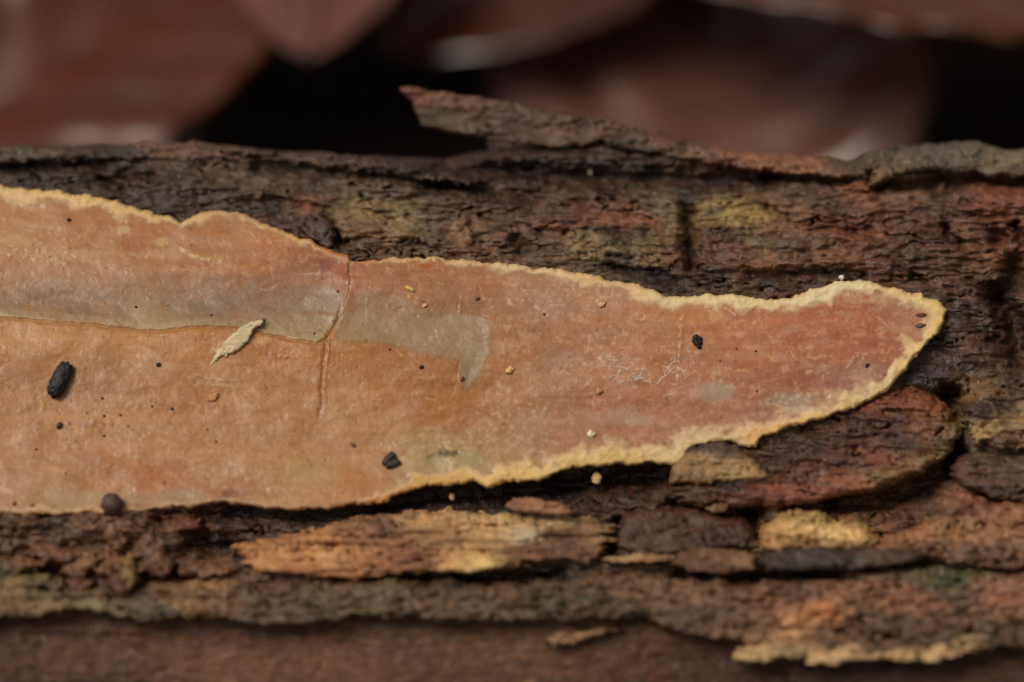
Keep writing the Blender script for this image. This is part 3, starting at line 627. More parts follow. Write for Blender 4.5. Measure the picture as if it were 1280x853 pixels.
F_COL = [
 (-300, 300, (200, 134, 92)), (-300, 450, (200, 138, 94)), (-300, 580, (200, 138, 96)),
 (30, 275, (206, 148, 110)), (90, 290, (202, 136, 96)), (170, 300, (198, 128, 88)), (250, 300, (196, 132, 96)), (300, 285, (200, 140, 104)), (340, 305, (200, 130, 86)), (400, 325, (184, 108, 68)), (380, 335, (172, 112, 84)), (430, 330, (176, 96, 56)), (60, 318, (204, 148, 116)), (150, 320, (200, 146, 114)),
 (30, 425, (212, 152, 104)), (100, 430, (208, 148, 98)), (180, 430, (210, 148, 96)), (220, 435, (206, 138, 80)), (350, 450, (204, 140, 92)), (30, 470, (196, 134, 92)), (120, 465, (188, 126, 84)), (200, 480, (198, 134, 88)), (280, 470, (202, 140, 96)), (60, 510, (204, 142, 98)), (150, 520, (204, 144, 100)),
 (250, 510, (198, 132, 82)), (330, 510, (204, 144, 100)), (380, 480, (200, 138, 92)), (60, 560, (200, 138, 96)), (160, 560, (202, 140, 98)), (250, 560, (202, 142, 100)), (340, 560, (204, 146, 106)), (30, 600, (196, 136, 98)), (120, 600, (192, 126, 82)), (200, 605, (198, 124, 76)), (280, 600, (200, 146, 106)), (370, 600, (204, 150, 108)),
 (60, 628, (190, 148, 118)), (120, 628, (192, 152, 120)), (200, 628, (180, 138, 108)), (290, 620, (176, 108, 74)), (350, 622, (202, 150, 104)), (430, 610, (206, 140, 98)), (440, 560, (206, 146, 108)),
 (430, 440, (196, 132, 76)), (480, 450, (190, 122, 66)), (540, 470, (186, 120, 68)), (560, 490, (190, 124, 72)), (480, 490, (200, 134, 82)), (540, 520, (194, 126, 76)), (440, 500, (206, 148, 104)), (490, 530, (206, 150, 108)), (520, 560, (196, 158, 122)), (560, 575, (180, 156, 130)), (600, 560, (184, 138, 104)),
 (480, 345, (182, 118, 88)), (540, 340, (188, 122, 88)), (600, 350, (190, 128, 96)), (560, 370, (178, 124, 94)), (590, 385, (172, 118, 88)), (640, 390, (182, 130, 104)), (680, 380, (180, 136, 114)), (740, 375, (190, 140, 112)), (640, 440, (192, 130, 88)), (630, 490, (186, 126, 84)), (600, 520, (186, 124, 84)),
 (700, 420, (188, 130, 98)), (760, 410, (190, 134, 98)), (820, 400, (196, 138, 98)), (700, 470, (190, 140, 114)), (760, 460, (190, 134, 104)), (820, 440, (188, 126, 88)), (880, 400, (196, 132, 90)), (940, 400, (188, 120, 84)), (1000, 400, (182, 112, 78)), (1060, 395, (178, 108, 78)), (1120, 405, (170, 104, 78)), (1150, 400, (164, 112, 84)),
 (880, 450, (184, 122, 90)), (940, 440, (182, 118, 86)), (1000, 440, (178, 112, 82)), (1060, 440, (176, 108, 76)), (1100, 430, (172, 106, 78)), (700, 520, (184, 134, 108)), (760, 515, (178, 114, 84)), (820, 500, (180, 118, 88)), (880, 490, (178, 120, 94)), (940, 490, (172, 112, 86)), (1000, 480, (166, 104, 80)), (1050, 475, (160, 112, 94)), (1080, 465, (158, 112, 94)),
 (660, 550, (182, 136, 112)), (720, 555, (182, 128, 100)), (780, 550, (178, 120, 94)), (840, 540, (180, 130, 106)), (900, 525, (178, 122, 94)), (960, 515, (164, 112, 90)), (1000, 505, (166, 128, 110)), (920, 510, (172, 118, 94)), (650, 575, (190, 146, 110)), (1130, 395, (172, 124, 100)),
]
RIMW = [(-300, 225, 16), (0, 235, 17), (80, 243, 16), (150, 257, 14), (205, 272, 13), (235, 275, 8), (290, 265, 5), (350, 290, 6), (420, 316, 6), (450, 325, 2), (520, 322, 3), (600, 328, 5), (680, 335, 7), (760, 348, 11), (830, 372, 14), (900, 370, 15), (980, 374, 15), (1040, 356, 18), (1110, 360, 16),
        (1180, 390, 20), (1150, 440, 19), (1110, 490, 22), (1050, 515, 17), (980, 536, 17), (940, 558, 22), (880, 553, 18), (835, 582, 30), (760, 582, 26), (690, 592, 26), (610, 610, 30), (540, 608, 20), (480, 624, 10), (420, 633, 3), (340, 637, 5), (250, 634, 5), (150, 641, 6), (0, 643, 6), (-300, 645, 8)]
RIM_COL = [(0, 240, (232, 192, 130)), (100, 250, (236, 198, 132)), (200, 268, (226, 184, 124)), (300, 268, (212, 166, 114)), (370, 298, (230, 180, 114)), (430, 320, (196, 116, 66)), (540, 324, (226, 184, 126)), (650, 334, (232, 200, 146)), (760, 350, (228, 188, 130)), (850, 374, (238, 208, 152)), (950, 376, (238, 208, 148)),
           (1050, 358, (240, 214, 164)), (1130, 370, (228, 198, 136)), (1180, 390, (234, 198, 122)), (1150, 435, (238, 202, 128)), (1100, 490, (242, 208, 142)), (1030, 522, (238, 196, 122)), (960, 545, (230, 182, 114)), (900, 552, (216, 186, 134)), (840, 570, (222, 192, 136)), (780, 580, (220, 184, 116)), (700, 586, (230, 194, 124)),
           (610, 600, (232, 192, 118)), (540, 604, (218, 172, 98)), (480, 620, (206, 146, 84)), (400, 634, (196, 122, 70)), (280, 630, (168, 110, 74)), (150, 638, (198, 150, 104)), (0, 640, (200, 154, 108)), (-300, 640, (200, 154, 108)), (-300, 230, (232, 192, 130))]
FROOT = empty('crust_fungus', on_log(400, 470, 0), 'long tan crust fungus with cream rim spread flat over the bark', 'fungus')

GREY_A = [(-460, 338), (-200, 332), (0, 326), (60, 325), (120, 330), (170, 330), (200, 338), (260, 340), (330, 345), (380, 352), (412, 356), (430, 366), (432, 380), (420, 402), (410, 420), (395, 428), (340, 418), (300, 409), (240, 407), (200, 413), (160, 410), (110, 404), (60, 400), (0, 396), (-200, 402), (-460, 408)]
GREY_B = [(437, 357), (455, 362), (490, 362), (508, 372), (520, 384), (545, 386), (575, 392), (600, 394), (613, 402), (615, 425), (612, 442), (603, 465), (590, 483), (582, 490), (578, 480), (572, 462), (572, 450), (545, 446), (510, 436), (470, 428), (420, 428), (420, 408), (430, 385)]
PALE = [  # bloom-like pale blots: x, y, rx, ry, rgb, amount
 (896, 490, 23, 13, (176, 152, 136), .9), (780, 520, 30, 14, (186, 152, 132), .7), (800, 527, 20, 6, (190, 160, 140), .6), (985, 500, 30, 10, (174, 152, 140), .7), (1000, 512, 22, 4, (206, 190, 170), .7), (570, 575, 40, 12, (190, 166, 136), .8),
 (690, 385, 34, 18, (186, 144, 128), .6), (700, 450, 26, 14, (192, 152, 138), .5), (100, 625, 40, 10, (196, 162, 136), .6), (230, 620, 30, 9, (178, 148, 126), .6), (390, 590, 40, 18, (206, 168, 130), .6), (200, 460, 34, 7, (210, 160, 130), .5), (25, 470, 40, 5, (198, 150, 130), .5),
 (210, 318, 24, 8, (216, 164, 140), .8), (100, 318, 30, 6, (216, 170, 142), .7), (20, 300, 18, 8, (222, 178, 140), .7), (200, 303, 12, 5, (226, 190, 150), .8), (155, 288, 8, 5, (226, 190, 150), .8), (660, 530, 24, 18, (190, 150, 128), .6), (740, 525, 16, 12, (188, 152, 134), .5), (370, 348, 22, 10, (190, 138, 118), .7),
 (330, 425, 10, 5, (226, 180, 140), .9), (290, 482, 24, 3, (220, 176, 140), .6), (895, 395, 10, 6, (222, 172, 124), .6), (1010, 378, 40, 5, (208, 168, 130), .5), (1080, 372, 40, 8, (206, 168, 140), .6), (1090, 470, 22, 14, (176, 140, 122), .6)]
SPOT = [  # stains, reddish or orange
 (172, 305, 24, 12, (190, 116, 66), .8), (405, 332, 12, 8, (146, 78, 56), .8), (436, 335, 10, 14, (176, 88, 48), .7), (532, 332, 9, 4, (190, 96, 50), .9), (288, 618, 14, 5, (140, 72, 50), .8), (818, 556, 10, 5, (150, 90, 62), .9), (835, 555, 5, 5, (150, 92, 66), .9), (785, 567, 6, 5, (160, 112, 70), .8),
 (960, 368, 9, 4, (178, 104, 56), .9), (1000, 366, 7, 4, (176, 100, 58), .9), (236, 280, 6, 6, (170, 110, 76), .8), (340, 440, 16, 14, (196, 118, 58), .6), (408, 440, 6, 22, (184, 112, 60), .8), (402, 480, 5, 40, (184, 116, 62), .7), (450, 460, 30, 14, (190, 116, 56), .5), (960, 560, 12, 8, (220, 158, 98), .5), (890, 548, 16, 6, (216, 156, 100), .4),
 (300, 606, 30, 8, (186, 112, 70), .4), (340, 618, 20, 6, (184, 112, 72), .5), (560, 567, 14, 5, (120, 98, 74), .8), (55, 365, 14, 8, (152, 110, 78), .7), (40, 372, 10, 5, (148, 106, 76), .6), (222, 432, 5, 5, (190, 140, 76), .8), (1052, 374, 4, 3, (180, 70, 44), .7), (1085, 372, 4, 3, (186, 64, 48), .7), (1040, 480, 10, 4, (150, 74, 62), .4)]

def build_fungus():
    step = 1.15
    x, y, s, q, low = outline_grid(FUNGUS, step, 5.5, 20.0, 31, fine=0.9)
    # ---- colours
    n1 = fbm(x / 30, y / 24, 4, 41); n2 = fbm(x / 7, y / 7, 3, 42); n3 = fbm(x / 2.6, y / 2.6, 2, 43)
    wx = x + 16 * fbm(x / 40, y / 28, 4, 44); wy = y + 12 * fbm(x / 40, y / 28, 4, 45)
    # the colour field is smooth: evaluate coarse, then enlarge
    k = 4
    xc, yc = wx[::k, ::k], wy[::k, ::k]
    cc = idw(xc, yc, F_COL, 0.75, 1.0, 2.6, 160)
    wc = idw(x[::k, ::k], y[::k, ::k], RIMW, 1, 1, 1.8, 100)
    rc = idw(x[::k, ::k], y[::k, ::k], RIM_COL, 1, 1, 1.8, 150)
    iy = np.clip(np.arange(x.shape[0]) / k, 0, xc.shape[0] - 1.001); ix = np.clip(np.arange(x.shape[1]) / k, 0, xc.shape[1] - 1.001)
    y0 = iy.astype(int); x0 = ix.astype(int); fy = (iy - y0)[:, None]; fx = (ix - x0)[None, :]
    def enlarge(a):
        f_y, f_x = (fy[..., None], fx[..., None]) if a.ndim == 3 else (fy, fx)
        return (a[y0][:, x0] * (1 - f_y) * (1 - f_x) + a[y0 + 1][:, x0] * f_y * (1 - f_x) + a[y0][:, x0 + 1] * (1 - f_y) * f_x + a[y0 + 1][:, x0 + 1] * f_y * f_x)
    col = enlarge(cc); rw = enlarge(wc); rimc = enlarge(rc)
    h = 0.9 + 0.28 * fbm(x / 140, y / 60, 3, 46) + 0.045 * fbm(x / 30, y / 18, 3, 47) + 0.014 * n2 + 0.008 * n3
    # mottle
    bl = sstep(0.08, 0.42, fbm(x / 15, y / 9, 5, 48, .6) + 0.15 * fbm(x / 60, y / 40, 2, 148))[..., None]
    col = col * (1 - 0.42 * bl) + lin((226, 182, 154)) * 0.42 * bl
    pk = sstep(-0.05, 0.4, fbm(x / 95, y / 42, 4, 248, .6))[..., None]
    col = col * (1 - 0.28 * pk) + lin((202, 144, 118)) * 0.28 * pk
    li = (sstep(0.02, 0.36, fbm(x / 40, y / 20, 5, 348, .6)) * (0.25 + 0.75 * sstep(520, 680, x)))[..., None]
    col = col * (1 - 0.5 * li) + lin((200, 156, 138)) * 0.5 * li
    rd = sstep(0.12, 0.45, fbm(x / 19, y / 11, 5, 49, .6))[..., None]
    col = col * (1 - 0.42 * rd) + lin((176, 98, 56)) * 0.42 * rd
    yl = sstep(0.2, 0.5, fbm(x / 26, y / 12, 5, 149, .6))[..., None]
    col = col * (1 - 0.3 * yl) + lin((206, 150, 92)) * 0.3 * yl
    br = sstep(0.25, 0.55, fbm(x / 12, y / 7, 5, 150, .62))[..., None]
    col = col * (1 - 0.34 * br) + lin((136, 82, 58)) * 0.34 * br
    col = col * (1 + 0.16 * fbm(x / 240, y / 11, 4, 155) + 0.10 * fbm(x / 60, y / 6, 3, 156))[..., None]
    # fine pale fuzz lying in patches
    fz = sstep(0.0, 0.4, fbm(x / 48, y / 30, 3, 151) + 0.12 * sstep(520, 760, x)) * sstep(0.80, 0.97, ridged(x / 6.5 + 0.6 * n1, y / 5 + 0.6 * n2, 2, 152))
    col = col * (1 - 0.6 * fz[..., None]) + lin((232, 196, 170)) * 0.6 * fz[..., None]
    # granular orange freckles
    fr = sstep(0.42, 0.62, fbm(x / 3.4, y / 3.0, 2, 153)) * sstep(0.05, 0.4, fbm(x / 40, y / 40, 2, 154))
    col = col * (1 - 0.4 * fr[..., None]) + lin((196, 120, 56)) * 0.4 * fr[..., None]
    col = col * (1 + 0.10 * n1 + 0.13 * n2 + 0.13 * n3 + 0.06 * fbm(x / 1.6, y / 1.6, 1, 40))[..., None]
    wx2 = x + 5 * n1 + 3 * n2; wy2 = y + 4 * fbm(x / 20, y / 20, 3, 52) + 2.5 * fbm(x / 5, y / 5, 2, 53)
    lab = np.zeros(x.shape, np.int8)
    gm = np.zeros(x.shape)
    for gi, (poly, cs) in enumerate(((GREY_A, [(0, 345, (186, 146, 112)), (0, 378, (158, 124, 100)), (0, 395, (182, 158, 124)), (120, 350, (182, 140, 108)), (120, 375, (156, 122, 98)), (180, 405, (190, 160, 124)), (250, 355, (170, 132, 106)), (260, 380, (156, 130, 108)), (330, 375, (158, 128, 102)), (350, 400, (178, 150, 120)), (400, 380, (164, 136, 108)), (390, 415, (176, 148, 114)), (330, 350, (170, 124, 100)), (-300, 370, (160, 126, 102))]),
                                     (GREY_B, [(450, 380, (174, 144, 114)), (440, 415, (188, 160, 124)), (480, 370, (172, 130, 104)), (500, 400, (176, 142, 110)), (540, 410, (180, 150, 116)), (590, 410, (180, 148, 116)), (590, 450, (178, 156, 126)), (580, 480, (178, 152, 124)), (560, 440, (182, 154, 120)), (500, 425, (180, 152, 118))]))):
        d = sdf(x + 3.5 * fbm(x / 18, y / 12, 3, 54), y + 3 * fbm(x / 18, y / 12, 3, 55), poly)
        m = sstep(1.5, -3.5, d)
        up = sstep(0, 16, -d)                      # the film thins out towards its upper edge
        ub = sstep(322, 378, y + 34 * n1 + 10 * n2) if gi == 0 else sstep(346, 396, y + 30 * n1 + 10 * n2 - 0.10 * (x - 437))
        m2 = m * ub * 0.95 * np.clip(1.0 + 0.9 * fbm(x / 28, y / 16, 4, 256 + gi, .6) + 0.3 * n2, 0.25, 1)
        gcol = idw(wx, wy, cs, 0.7, 1, 1.6, 200) * (1 + 0.07 * n1 + 0.09 * n2 + 0.10 * n3)[..., None]
        brown = sstep(0.12, 0.5, fbm(x / 14, y / 10, 5, 56 + gi, .6))[..., None]
        gcol = gcol * (1 - .45 * brown) + lin((150, 108, 78)) * .45 * brown
        col = col * (1 - m2[..., None]) + gcol * m2[..., None]
        lowedge = 1.3 * np.exp(-((d + 5.0) / 5.0) ** 2) * sstep(382, 398, y + 12 * n1) * np.clip(0.7 + 1.0 * n2, 0, 1) if gi == 0 else np.exp(-((d + 0.5) / 1.8) ** 2) * sstep(400, 415, y + 0.15 * (x - 430))
        edge_c = (208, 184, 146) if gi == 0 else (160, 118, 82)
        col = col * (1 - 0.5 * lowedge[..., None]) + lin(edge_c) * 0.5 * lowedge[..., None]
        h = h - 0.10 * m * up * (sstep(322, 378, y) if gi == 0 else sstep(346, 396, y))
        if gi == 0:
            h = h - 0.22 * np.exp(-((y - 378 - 8 * np.sin(x / 90)) / 26) ** 2) * sstep(440, 380, x)
            line = np.exp(-((d - 2.0) / 1.8) ** 2) * sstep(390, 400, y)
            h = h - 0.12 * line
            col = col * (1 - 0.35 * line[..., None]) + lin((168, 110, 78)) * 0.35 * line[..., None]
        gm = np.maximum(gm, m2)
        lab[(d < 0)] = 2 + gi
    for lst in (PALE, SPOT):
        for (cx, cy, rx, ry, c, a) in lst:
            m_ = (np.abs(x - cx) < rx * 2.6) & (np.abs(y - cy) < ry * 2.6 + 8)
            r_, c_ = np.where(m_)
            if not len(r_): continue
            sl = (slice(r_.min(), r_.max() + 1), slice(c_.min(), c_.max() + 1))
            e = ((wx2[sl] - cx) / rx) ** 2 + ((wy2[sl] - cy) / ry) ** 2
            w = (a * sstep(1.5, 0.35, e + 0.5 * n2[sl] + 0.5 * n3[sl]))[..., None]
            col[sl] = col[sl] * (1 - w) + lin(c) * w
    # cracks and creases
    for pts, w, dh, c, a in [([(438, 330), (437, 352), (430, 378), (419, 402)], 2.0, -0.30, (140, 92, 66), .7), ([(436, 346), (434, 362), (428, 384)], 1.4, 0.3, (206, 164, 130), .8), ([(419, 402), (408, 424), (404, 450), (402, 480), (400, 520)], 2.6, -0.28, (158, 96, 54), .7), ([(412, 420), (408, 455), (405, 486)], 1.3, 0.22, (214, 166, 110), .6),
                             ([(577, 372), (575, 395)], 1.5, 0.14, (196, 156, 122), .6), ([(855, 392), (850, 420), (848, 478)], 1.3, 0.14, (222, 186, 144), .6), ([(574, 452), (572, 476), (563, 496)], 1.3, -0.12, (206, 168, 124), .5), ([(820, 540), (860, 532), (884, 522)], 1.5, -0.12, (150, 100, 78), .4),
                             ([(230, 312), (244, 320), (262, 325), (276, 326)], 2.4, 0.12, (232, 200, 150), .95), ([(222, 308), (232, 314)], 1.8, 0.1, (226, 190, 140), .8), ([(262, 325), (270, 318), (277, 322)], 1.6, 0.1, (226, 186, 130), .8), ([(49, 492), (54, 508), (50, 516)], 3.2, 0.06, (226, 176, 112), .75), ([(245, 469), (280, 476)], 1.6, 0.1, (226, 190, 160), .8),
                             ([(880, 384), (960, 386), (1010, 380)], 2.0, 0.15, (212, 190, 158), .5), ([(960, 505), (1000, 514), (1040, 508)], 1.8, 0.1, (206, 194, 176), .5), ([(536, 573), (556, 563), (572, 566)], 2.4, -0.3, (110, 84, 60), .6)]:
        xs = [p[0] for p in pts]; ys = [p[1] for p in pts]
        m_ = (x > min(xs) - 14) & (x < max(xs) + 14) & (y > min(ys) - 14) & (y < max(ys) + 14)
        r_, c_ = np.where(m_)
        sl = (slice(r_.min(), r_.max() + 1), slice(c_.min(), c_.max() + 1))
        d = seg_dist(x[sl] + 3.5 * n1[sl] + 1.6 * n2[sl], y[sl] + 1.5 * n2[sl], pts)
        g = np.exp(-(d / w) ** 2)
        h[sl] += 0.28 * dh * g * np.clip(0.7 + 1.5 * n2[sl], 0, 1.4)
        wv = (a * g * np.clip(0.65 + 1.2 * n3[sl] + 1.3 * n2[sl], 0, 1))[..., None]
        col[sl] = col[sl] * (1 - wv) + lin(c) * wv
    # speckle: tiny pale and dark grains
    rng = np.random.default_rng(5)
    for cnt, c, rmin, rmax, dh in ((380, (236, 200, 156), .7, 1.4, 0.05), (420, (96, 58, 40), .7, 1.5, -0.03), (130, (150, 66, 46), .9, 2.0, 0.0), (70, (226, 178, 104), 1.2, 2.4, 0.06), (40, (46, 34, 28), .9, 1.6, .06)):
        sx_ = rng.uniform(-380, 1170, cnt); sy_ = rng.uniform(240, 636, cnt); rr = rng.uniform(rmin, rmax, cnt)
        gx0, gy0 = x[0, 0], y[0, 0]
        for a_, b_, r in zip(sx_, sy_, rr):
            i0, j0 = int((b_ - gy0) / step), int((a_ - gx0) / step)
            w_ = int(r * 2.4 / step) + 1
            sl = (slice(max(i0 - w_, 0), i0 + w_ + 1), slice(max(j0 - w_, 0), j0 + w_ + 1))
            g = np.exp(-(((x[sl] - a_) / r) ** 2 + ((y[sl] - b_) / r) ** 2))
            h[sl] += 0.5 * dh * g
            wv = 0.75 * g[..., None]
            col[sl] = col[sl] * (1 - wv) + lin(c) * wv
    # fine scratches, hairs and flecks
    gx0, gy0 = x[0, 0], y[0, 0]
    for k_ in range(230):
        right = k_ % 3 != 0
        a_ = rng.uniform(600, 1130) if right else rng.uniform(-300, 600)
        b_ = rng.uniform(345, 590) if right else rng.uniform(265, 630)
        L_ = rng.uniform(5, 22); th = rng.normal(0.2 if k_ % 2 else 1.3, 0.5)
        p2 = (a_ + L_ * math.cos(th), b_ - L_ * math.sin(th))
        i0, i1 = sorted((int((b_ - gy0) / step), int((p2[1] - gy0) / step))); j0, j1 = sorted((int((a_ - gx0) / step), int((p2[0] - gx0) / step)))
        sl = (slice(max(i0 - 4, 0), i1 + 5), slice(max(j0 - 4, 0), j1 + 5))
        if x[sl].size == 0: continue
        d = seg_dist(x[sl] + 2.0 * n2[sl], y[sl] + 2.0 * n2[sl], [(a_, b_), ((a_ + p2[0]) / 2 + rng.normal(0, 1.5), (b_ + p2[1]) / 2 + rng.normal(0, 1.5)), p2])
        c_ = [(234, 200, 170), (226, 176, 120), (150, 92, 66), (240, 216, 190)][k_ % 4]
        wv = (rng.uniform(.25, .6) * np.exp(-(d / rng.uniform(.6, 1.1)) ** 2))[..., None]
        col[sl] = col[sl] * (1 - wv) + lin(c_) * wv
    # clouds of grains along the crack and the lower part
    for cx_, cy_, rx_, ry_, n_, c_ in ((408, 450, 10, 40, 70, (206, 128, 60)), (350, 440, 26, 16, 50, (196, 112, 50)), (560, 560, 50, 22, 60, (226, 196, 160)), (640, 520, 40, 40, 80, (222, 186, 150)), (760, 460, 80, 30, 90, (230, 196, 168)), (100, 535, 40, 20, 30, (120, 70, 46)), (300, 600, 80, 22, 60, (222, 176, 130)), (60, 318, 60, 12, 60, (230, 190, 156)), (720, 375, 70, 26, 70, (224, 186, 160)), (1000, 500, 60, 14, 50, (212, 186, 164))):
        for _ in range(n_):
            a_, b_, r = rng.normal(cx_, rx_ * .6), rng.normal(cy_, ry_ * .6), rng.uniform(.7, 2.0)
            i0, j0 = int((b_ - gy0) / step), int((a_ - gx0) / step)
            w_ = int(r * 2.6 / step) + 1
            sl = (slice(max(i0 - w_, 0), i0 + w_ + 1), slice(max(j0 - w_, 0), j0 + w_ + 1))
            g = np.exp(-(((x[sl] - a_) / (r * 1.5)) ** 2 + ((y[sl] - b_) / r) ** 2))
            h[sl] += 0.02 * g
            wv = 0.6 * g[..., None]
            col[sl] = col[sl] * (1 - wv) + lin(c_) * wv
    # rim
    dd = -s + 3.2 * fbm(x / 12, y / 9, 3, 57) + 1.6 * n2
    rw = rw * np.clip(0.82 + 1.1 * fbm(x / 34, y / 24, 3, 62), 0.35, 1.6) + 0.5
    rm = 1 - sstep(rw * 0.55, rw * 1.25 + 2.0, dd + 2.2 * n3)
    rg = rimc * (1 + 0.20 * fbm(x / 10, y / 7, 4, 58, .6) + 0.09 * n2 + 0.04 * n3)[..., None]
    och = sstep(0.05, 0.45, fbm(x / 8, y / 6, 3, 59))[..., None] * 0.25
    rg = rg * (1 - och) + lin((206, 152, 84)) * och
    wh = sstep(0.35, 1.0, dd / np.maximum(rw, 1))[..., None] * 0.5
    rg = rg * (1 - wh) + lin((236, 212, 174)) * wh
    outer = (1 - sstep(0, 4, -s + 1.5 * n2))[..., None]
    rg = rg * (1 - 0.25 * outer) + lin((206, 150, 80)) * 0.25 * outer
    inner = np.exp(-((dd - rw * 1.05) / 5.0) ** 2)[..., None] * 0.35
    col = col * (1 - inner) + lin((196, 158, 124)) * inner
    col = col * (1 - rm[..., None]) + rg * rm[..., None]
    swell = np.exp(-((dd - rw * 0.5) / (rw * 0.45 + 2)) ** 2)
    h = h + swell * np.clip(rw / 22, 0, 1) * (0.12 + 0.20 * fbm(x / 16, y / 10, 3, 60)) + rm * (0.015 * n2 + 0.006 * n3)
    t = np.clip(-s / (5.0 + 3 * n1), 0, 1)
    h = h - 0.6 * (1 - np.sqrt(np.clip(1 - (1 - t) ** 2, 0, 1)))
    lab[(rm > 0.5)] = 1
    rim_w3 = rm[..., None]
    col = col * ((np.array([0.84, 0.79, 0.55]) + np.array([0.01, -0.02, 0.07]) * sstep(560, 800, x)[..., None] + np.array([0.0, -0.025, 0.10]) * gm[..., None]) * (1 - rim_w3) + np.array([1.06, 1.02, 1.08]) * rim_w3)
    col = col * (1 + 0.22 * sstep(450, 1000, x) * (1 - 0.7 * rm))[..., None]
    col = np.clip(col, 0.004, 0.9) * ALB
    V = on_log(x, y, h).reshape(-1, 3); C = col.reshape(-1, 3)
    F = grid_faces(*x.shape, q); L = lab[:-1, :-1][q]
    # an even underside wall round the rim
    V2, F2, C2 = with_skirt(V, F, C, FWD * 1.6 * MM)
    L2 = np.concatenate([L, np.ones(len(F2) - len(F), L.dtype)])
    for li, nm, mat, lb in ((0, 'spore_surface', M_FUNG, 'tan pink fertile surface speckled with grains'), (1, 'rim', M_RIM, 'swollen cream to ochre growing rim'), (2, 'grey_film', M_FUNG, 'long greyish band along the shallow groove'), (3, 'grey_film', M_FUNG, 'greyish stepped patch beside the crack')):
        v, f, c = compact(V2, F2[L2 == li], C2)
        o = link_mesh(nm, v, f, c, mat, FROOT); o['label'] = lb
    return lambda px, py: float(h[int(np.clip((py - y[0, 0]) / step, 0, x.shape[0] - 1)), int(np.clip((px - x[0, 0]) / step, 0, x.shape[1] - 1))])
fung_h = build_fungus()

# white fungal threads, thin tubes lying on the surface
def tube_chain(paths, rad_px):
    V, F = [], []
    for pts, r in paths:
        n = 5
        P3 = [on_log(np.array(a), np.array(b), fung_h(a, b) + 0.03 + hh) for a, b, hh in pts]
        for i, p in enumerate(P3):
            t = P3[min(i + 1, len(P3) - 1)] - P3[max(i - 1, 0)]
            t = t / (np.linalg.norm(t) + 1e-12)
            u = np.cross(t, FWD); u /= np.linalg.norm(u) + 1e-12
            w = np.cross(t, u)
            rr = 0.62 * r * PX * (1.0 - 0.6 * i / max(1, len(P3) - 1))
            for k in range(n):
                a = 2 * math.pi * k / n
                V.append(p + rr * (math.cos(a) * u + math.sin(a) * w))
            if i:
                b = len(V) - 2 * n
                for k in range(n):
                    F.append((b + k, b + (k + 1) % n, b + n + (k + 1) % n, b + n + k))
    return np.array(V), np.array(F)

def build_threads():
    rnd = random.Random(11)
    def strand(x, y, ang, L, r, depth, out):
        pts = []
        n = max(3, int(L / 4))
        for i in range(n + 1):
            pts.append((x, y, 0.05 * math.sin(i * 1.3)))
            ang += rnd.gauss(0, 0.22)
            x += L / n * math.cos(ang); y -= L / n * math.sin(ang)
            if depth and rnd.random() < 0.30:
                strand(x, y, ang + rnd.choice((-1, 1)) * rnd.uniform(.4, .9), L * rnd.uniform(.25, .5), r * .65, depth - 1, out)
        out.append((pts, r))
    main = []
    strand(822, 480, 1.15, 38, .95, 2, main); strand(836, 463, 0.9, 24, .75, 1, main); strand(800, 474, 1.2, 22, .7, 2, main)
    for nm, seeds in (('mycelium_thread', main),):
        pass
    groups = [main]
    g2 = []
    for i in range(9):
        strand(rnd.uniform(758, 800), rnd.uniform(468, 480), rnd.uniform(.3, 1.1), rnd.uniform(12, 24), .55, 2, g2)
    groups.append(g2)
    g3 = []
    for i in range(10):
        strand(rnd.uniform(735, 800), rnd.uniform(440, 465), rnd.uniform(-.5, 1.6), rnd.uniform(8, 18), .42, 1, g3)
    strand(752, 458, 0.1, 34, .5, 2, g3)
    groups.append(g3)
    g4 = []
    for i in range(14):
        strand(rnd.uniform(700, 880), rnd.uniform(430, 480), rnd.uniform(0, 3), rnd.uniform(6, 14), .35, 1, g4)
    groups.append(g4)
    for i, g in enumerate(groups):
        V, F = tube_chain(g, 1)
        o = link_mesh('mycelium_thread', V, F, np.broadcast_to(lin((248, 236, 220)) * 0.95, V.shape), M_RIM, FROOT)
        o['label'] = 'fine branching white threads on the tan surface'
build_threads()

# ------------------------------------------------------------------ small things lying on the fungus
def blob_mesh(rx, ry, rz, seed, rough=0.12, freq=2.2, nu=28, nv=18, power=1.0):
    u = np.linspace(0, 2 * math.pi, nu, endpoint=False); v = np.linspace(0, math.pi, nv)
    uu, vv = np.meshgrid(u, v)
    sgn = lambda a, p: np.sign(a) * np.abs(a) ** p
    X = sgn(np.cos(vv), power); s_ = np.sin(vv) ** power
    Y = s_ * np.cos(uu); Z = s_ * np.sin(uu)
    k = 1 + rough * (gnoise(X * freq + Z * 1.7, Y * freq + Z * freq * .8 + 9, seed) + .6 * gnoise(X * freq * 2.3 + 4, Y * freq * 2.3 + Z * freq * 2, seed + 3))
    V = np.stack([X * rx * k, Y * ry * k, Z * rz * k], -1).reshape(-1, 3)
    i = np.arange(nu * nv).reshape(nv, nu)
    j = np.roll(i, -1, 1)
    F = np.stack([i[:-1], j[:-1], j[1:], i[1:]], -1).reshape(-1, 4)
    return V, F

def lay(V, px, py, ang, h):
    """lay a small shape (px units; x along its length, z off the surface) on the log at a pixel"""
    ca, sa = math.cos(ang), math.sin(ang)
    n = np.array([0, on_log(px, py - 2.)[1] - on_log(px, py + 2.)[1], on_log(px, py - 2.)[2] - on_log(px, py + 2.)[2]])
    upv = n / np.linalg.norm(n)
    nrm = np.cross(RIGHT, upv)
    c = on_log(np.array(float(px)), np.array(float(py)), h)
    ex = ca * RIGHT + sa * upv; ey = -sa * RIGHT + ca * upv
    return c + PX * (V[:, :1] * ex + V[:, 1:2] * ey + V[:, 2:3] * nrm), c

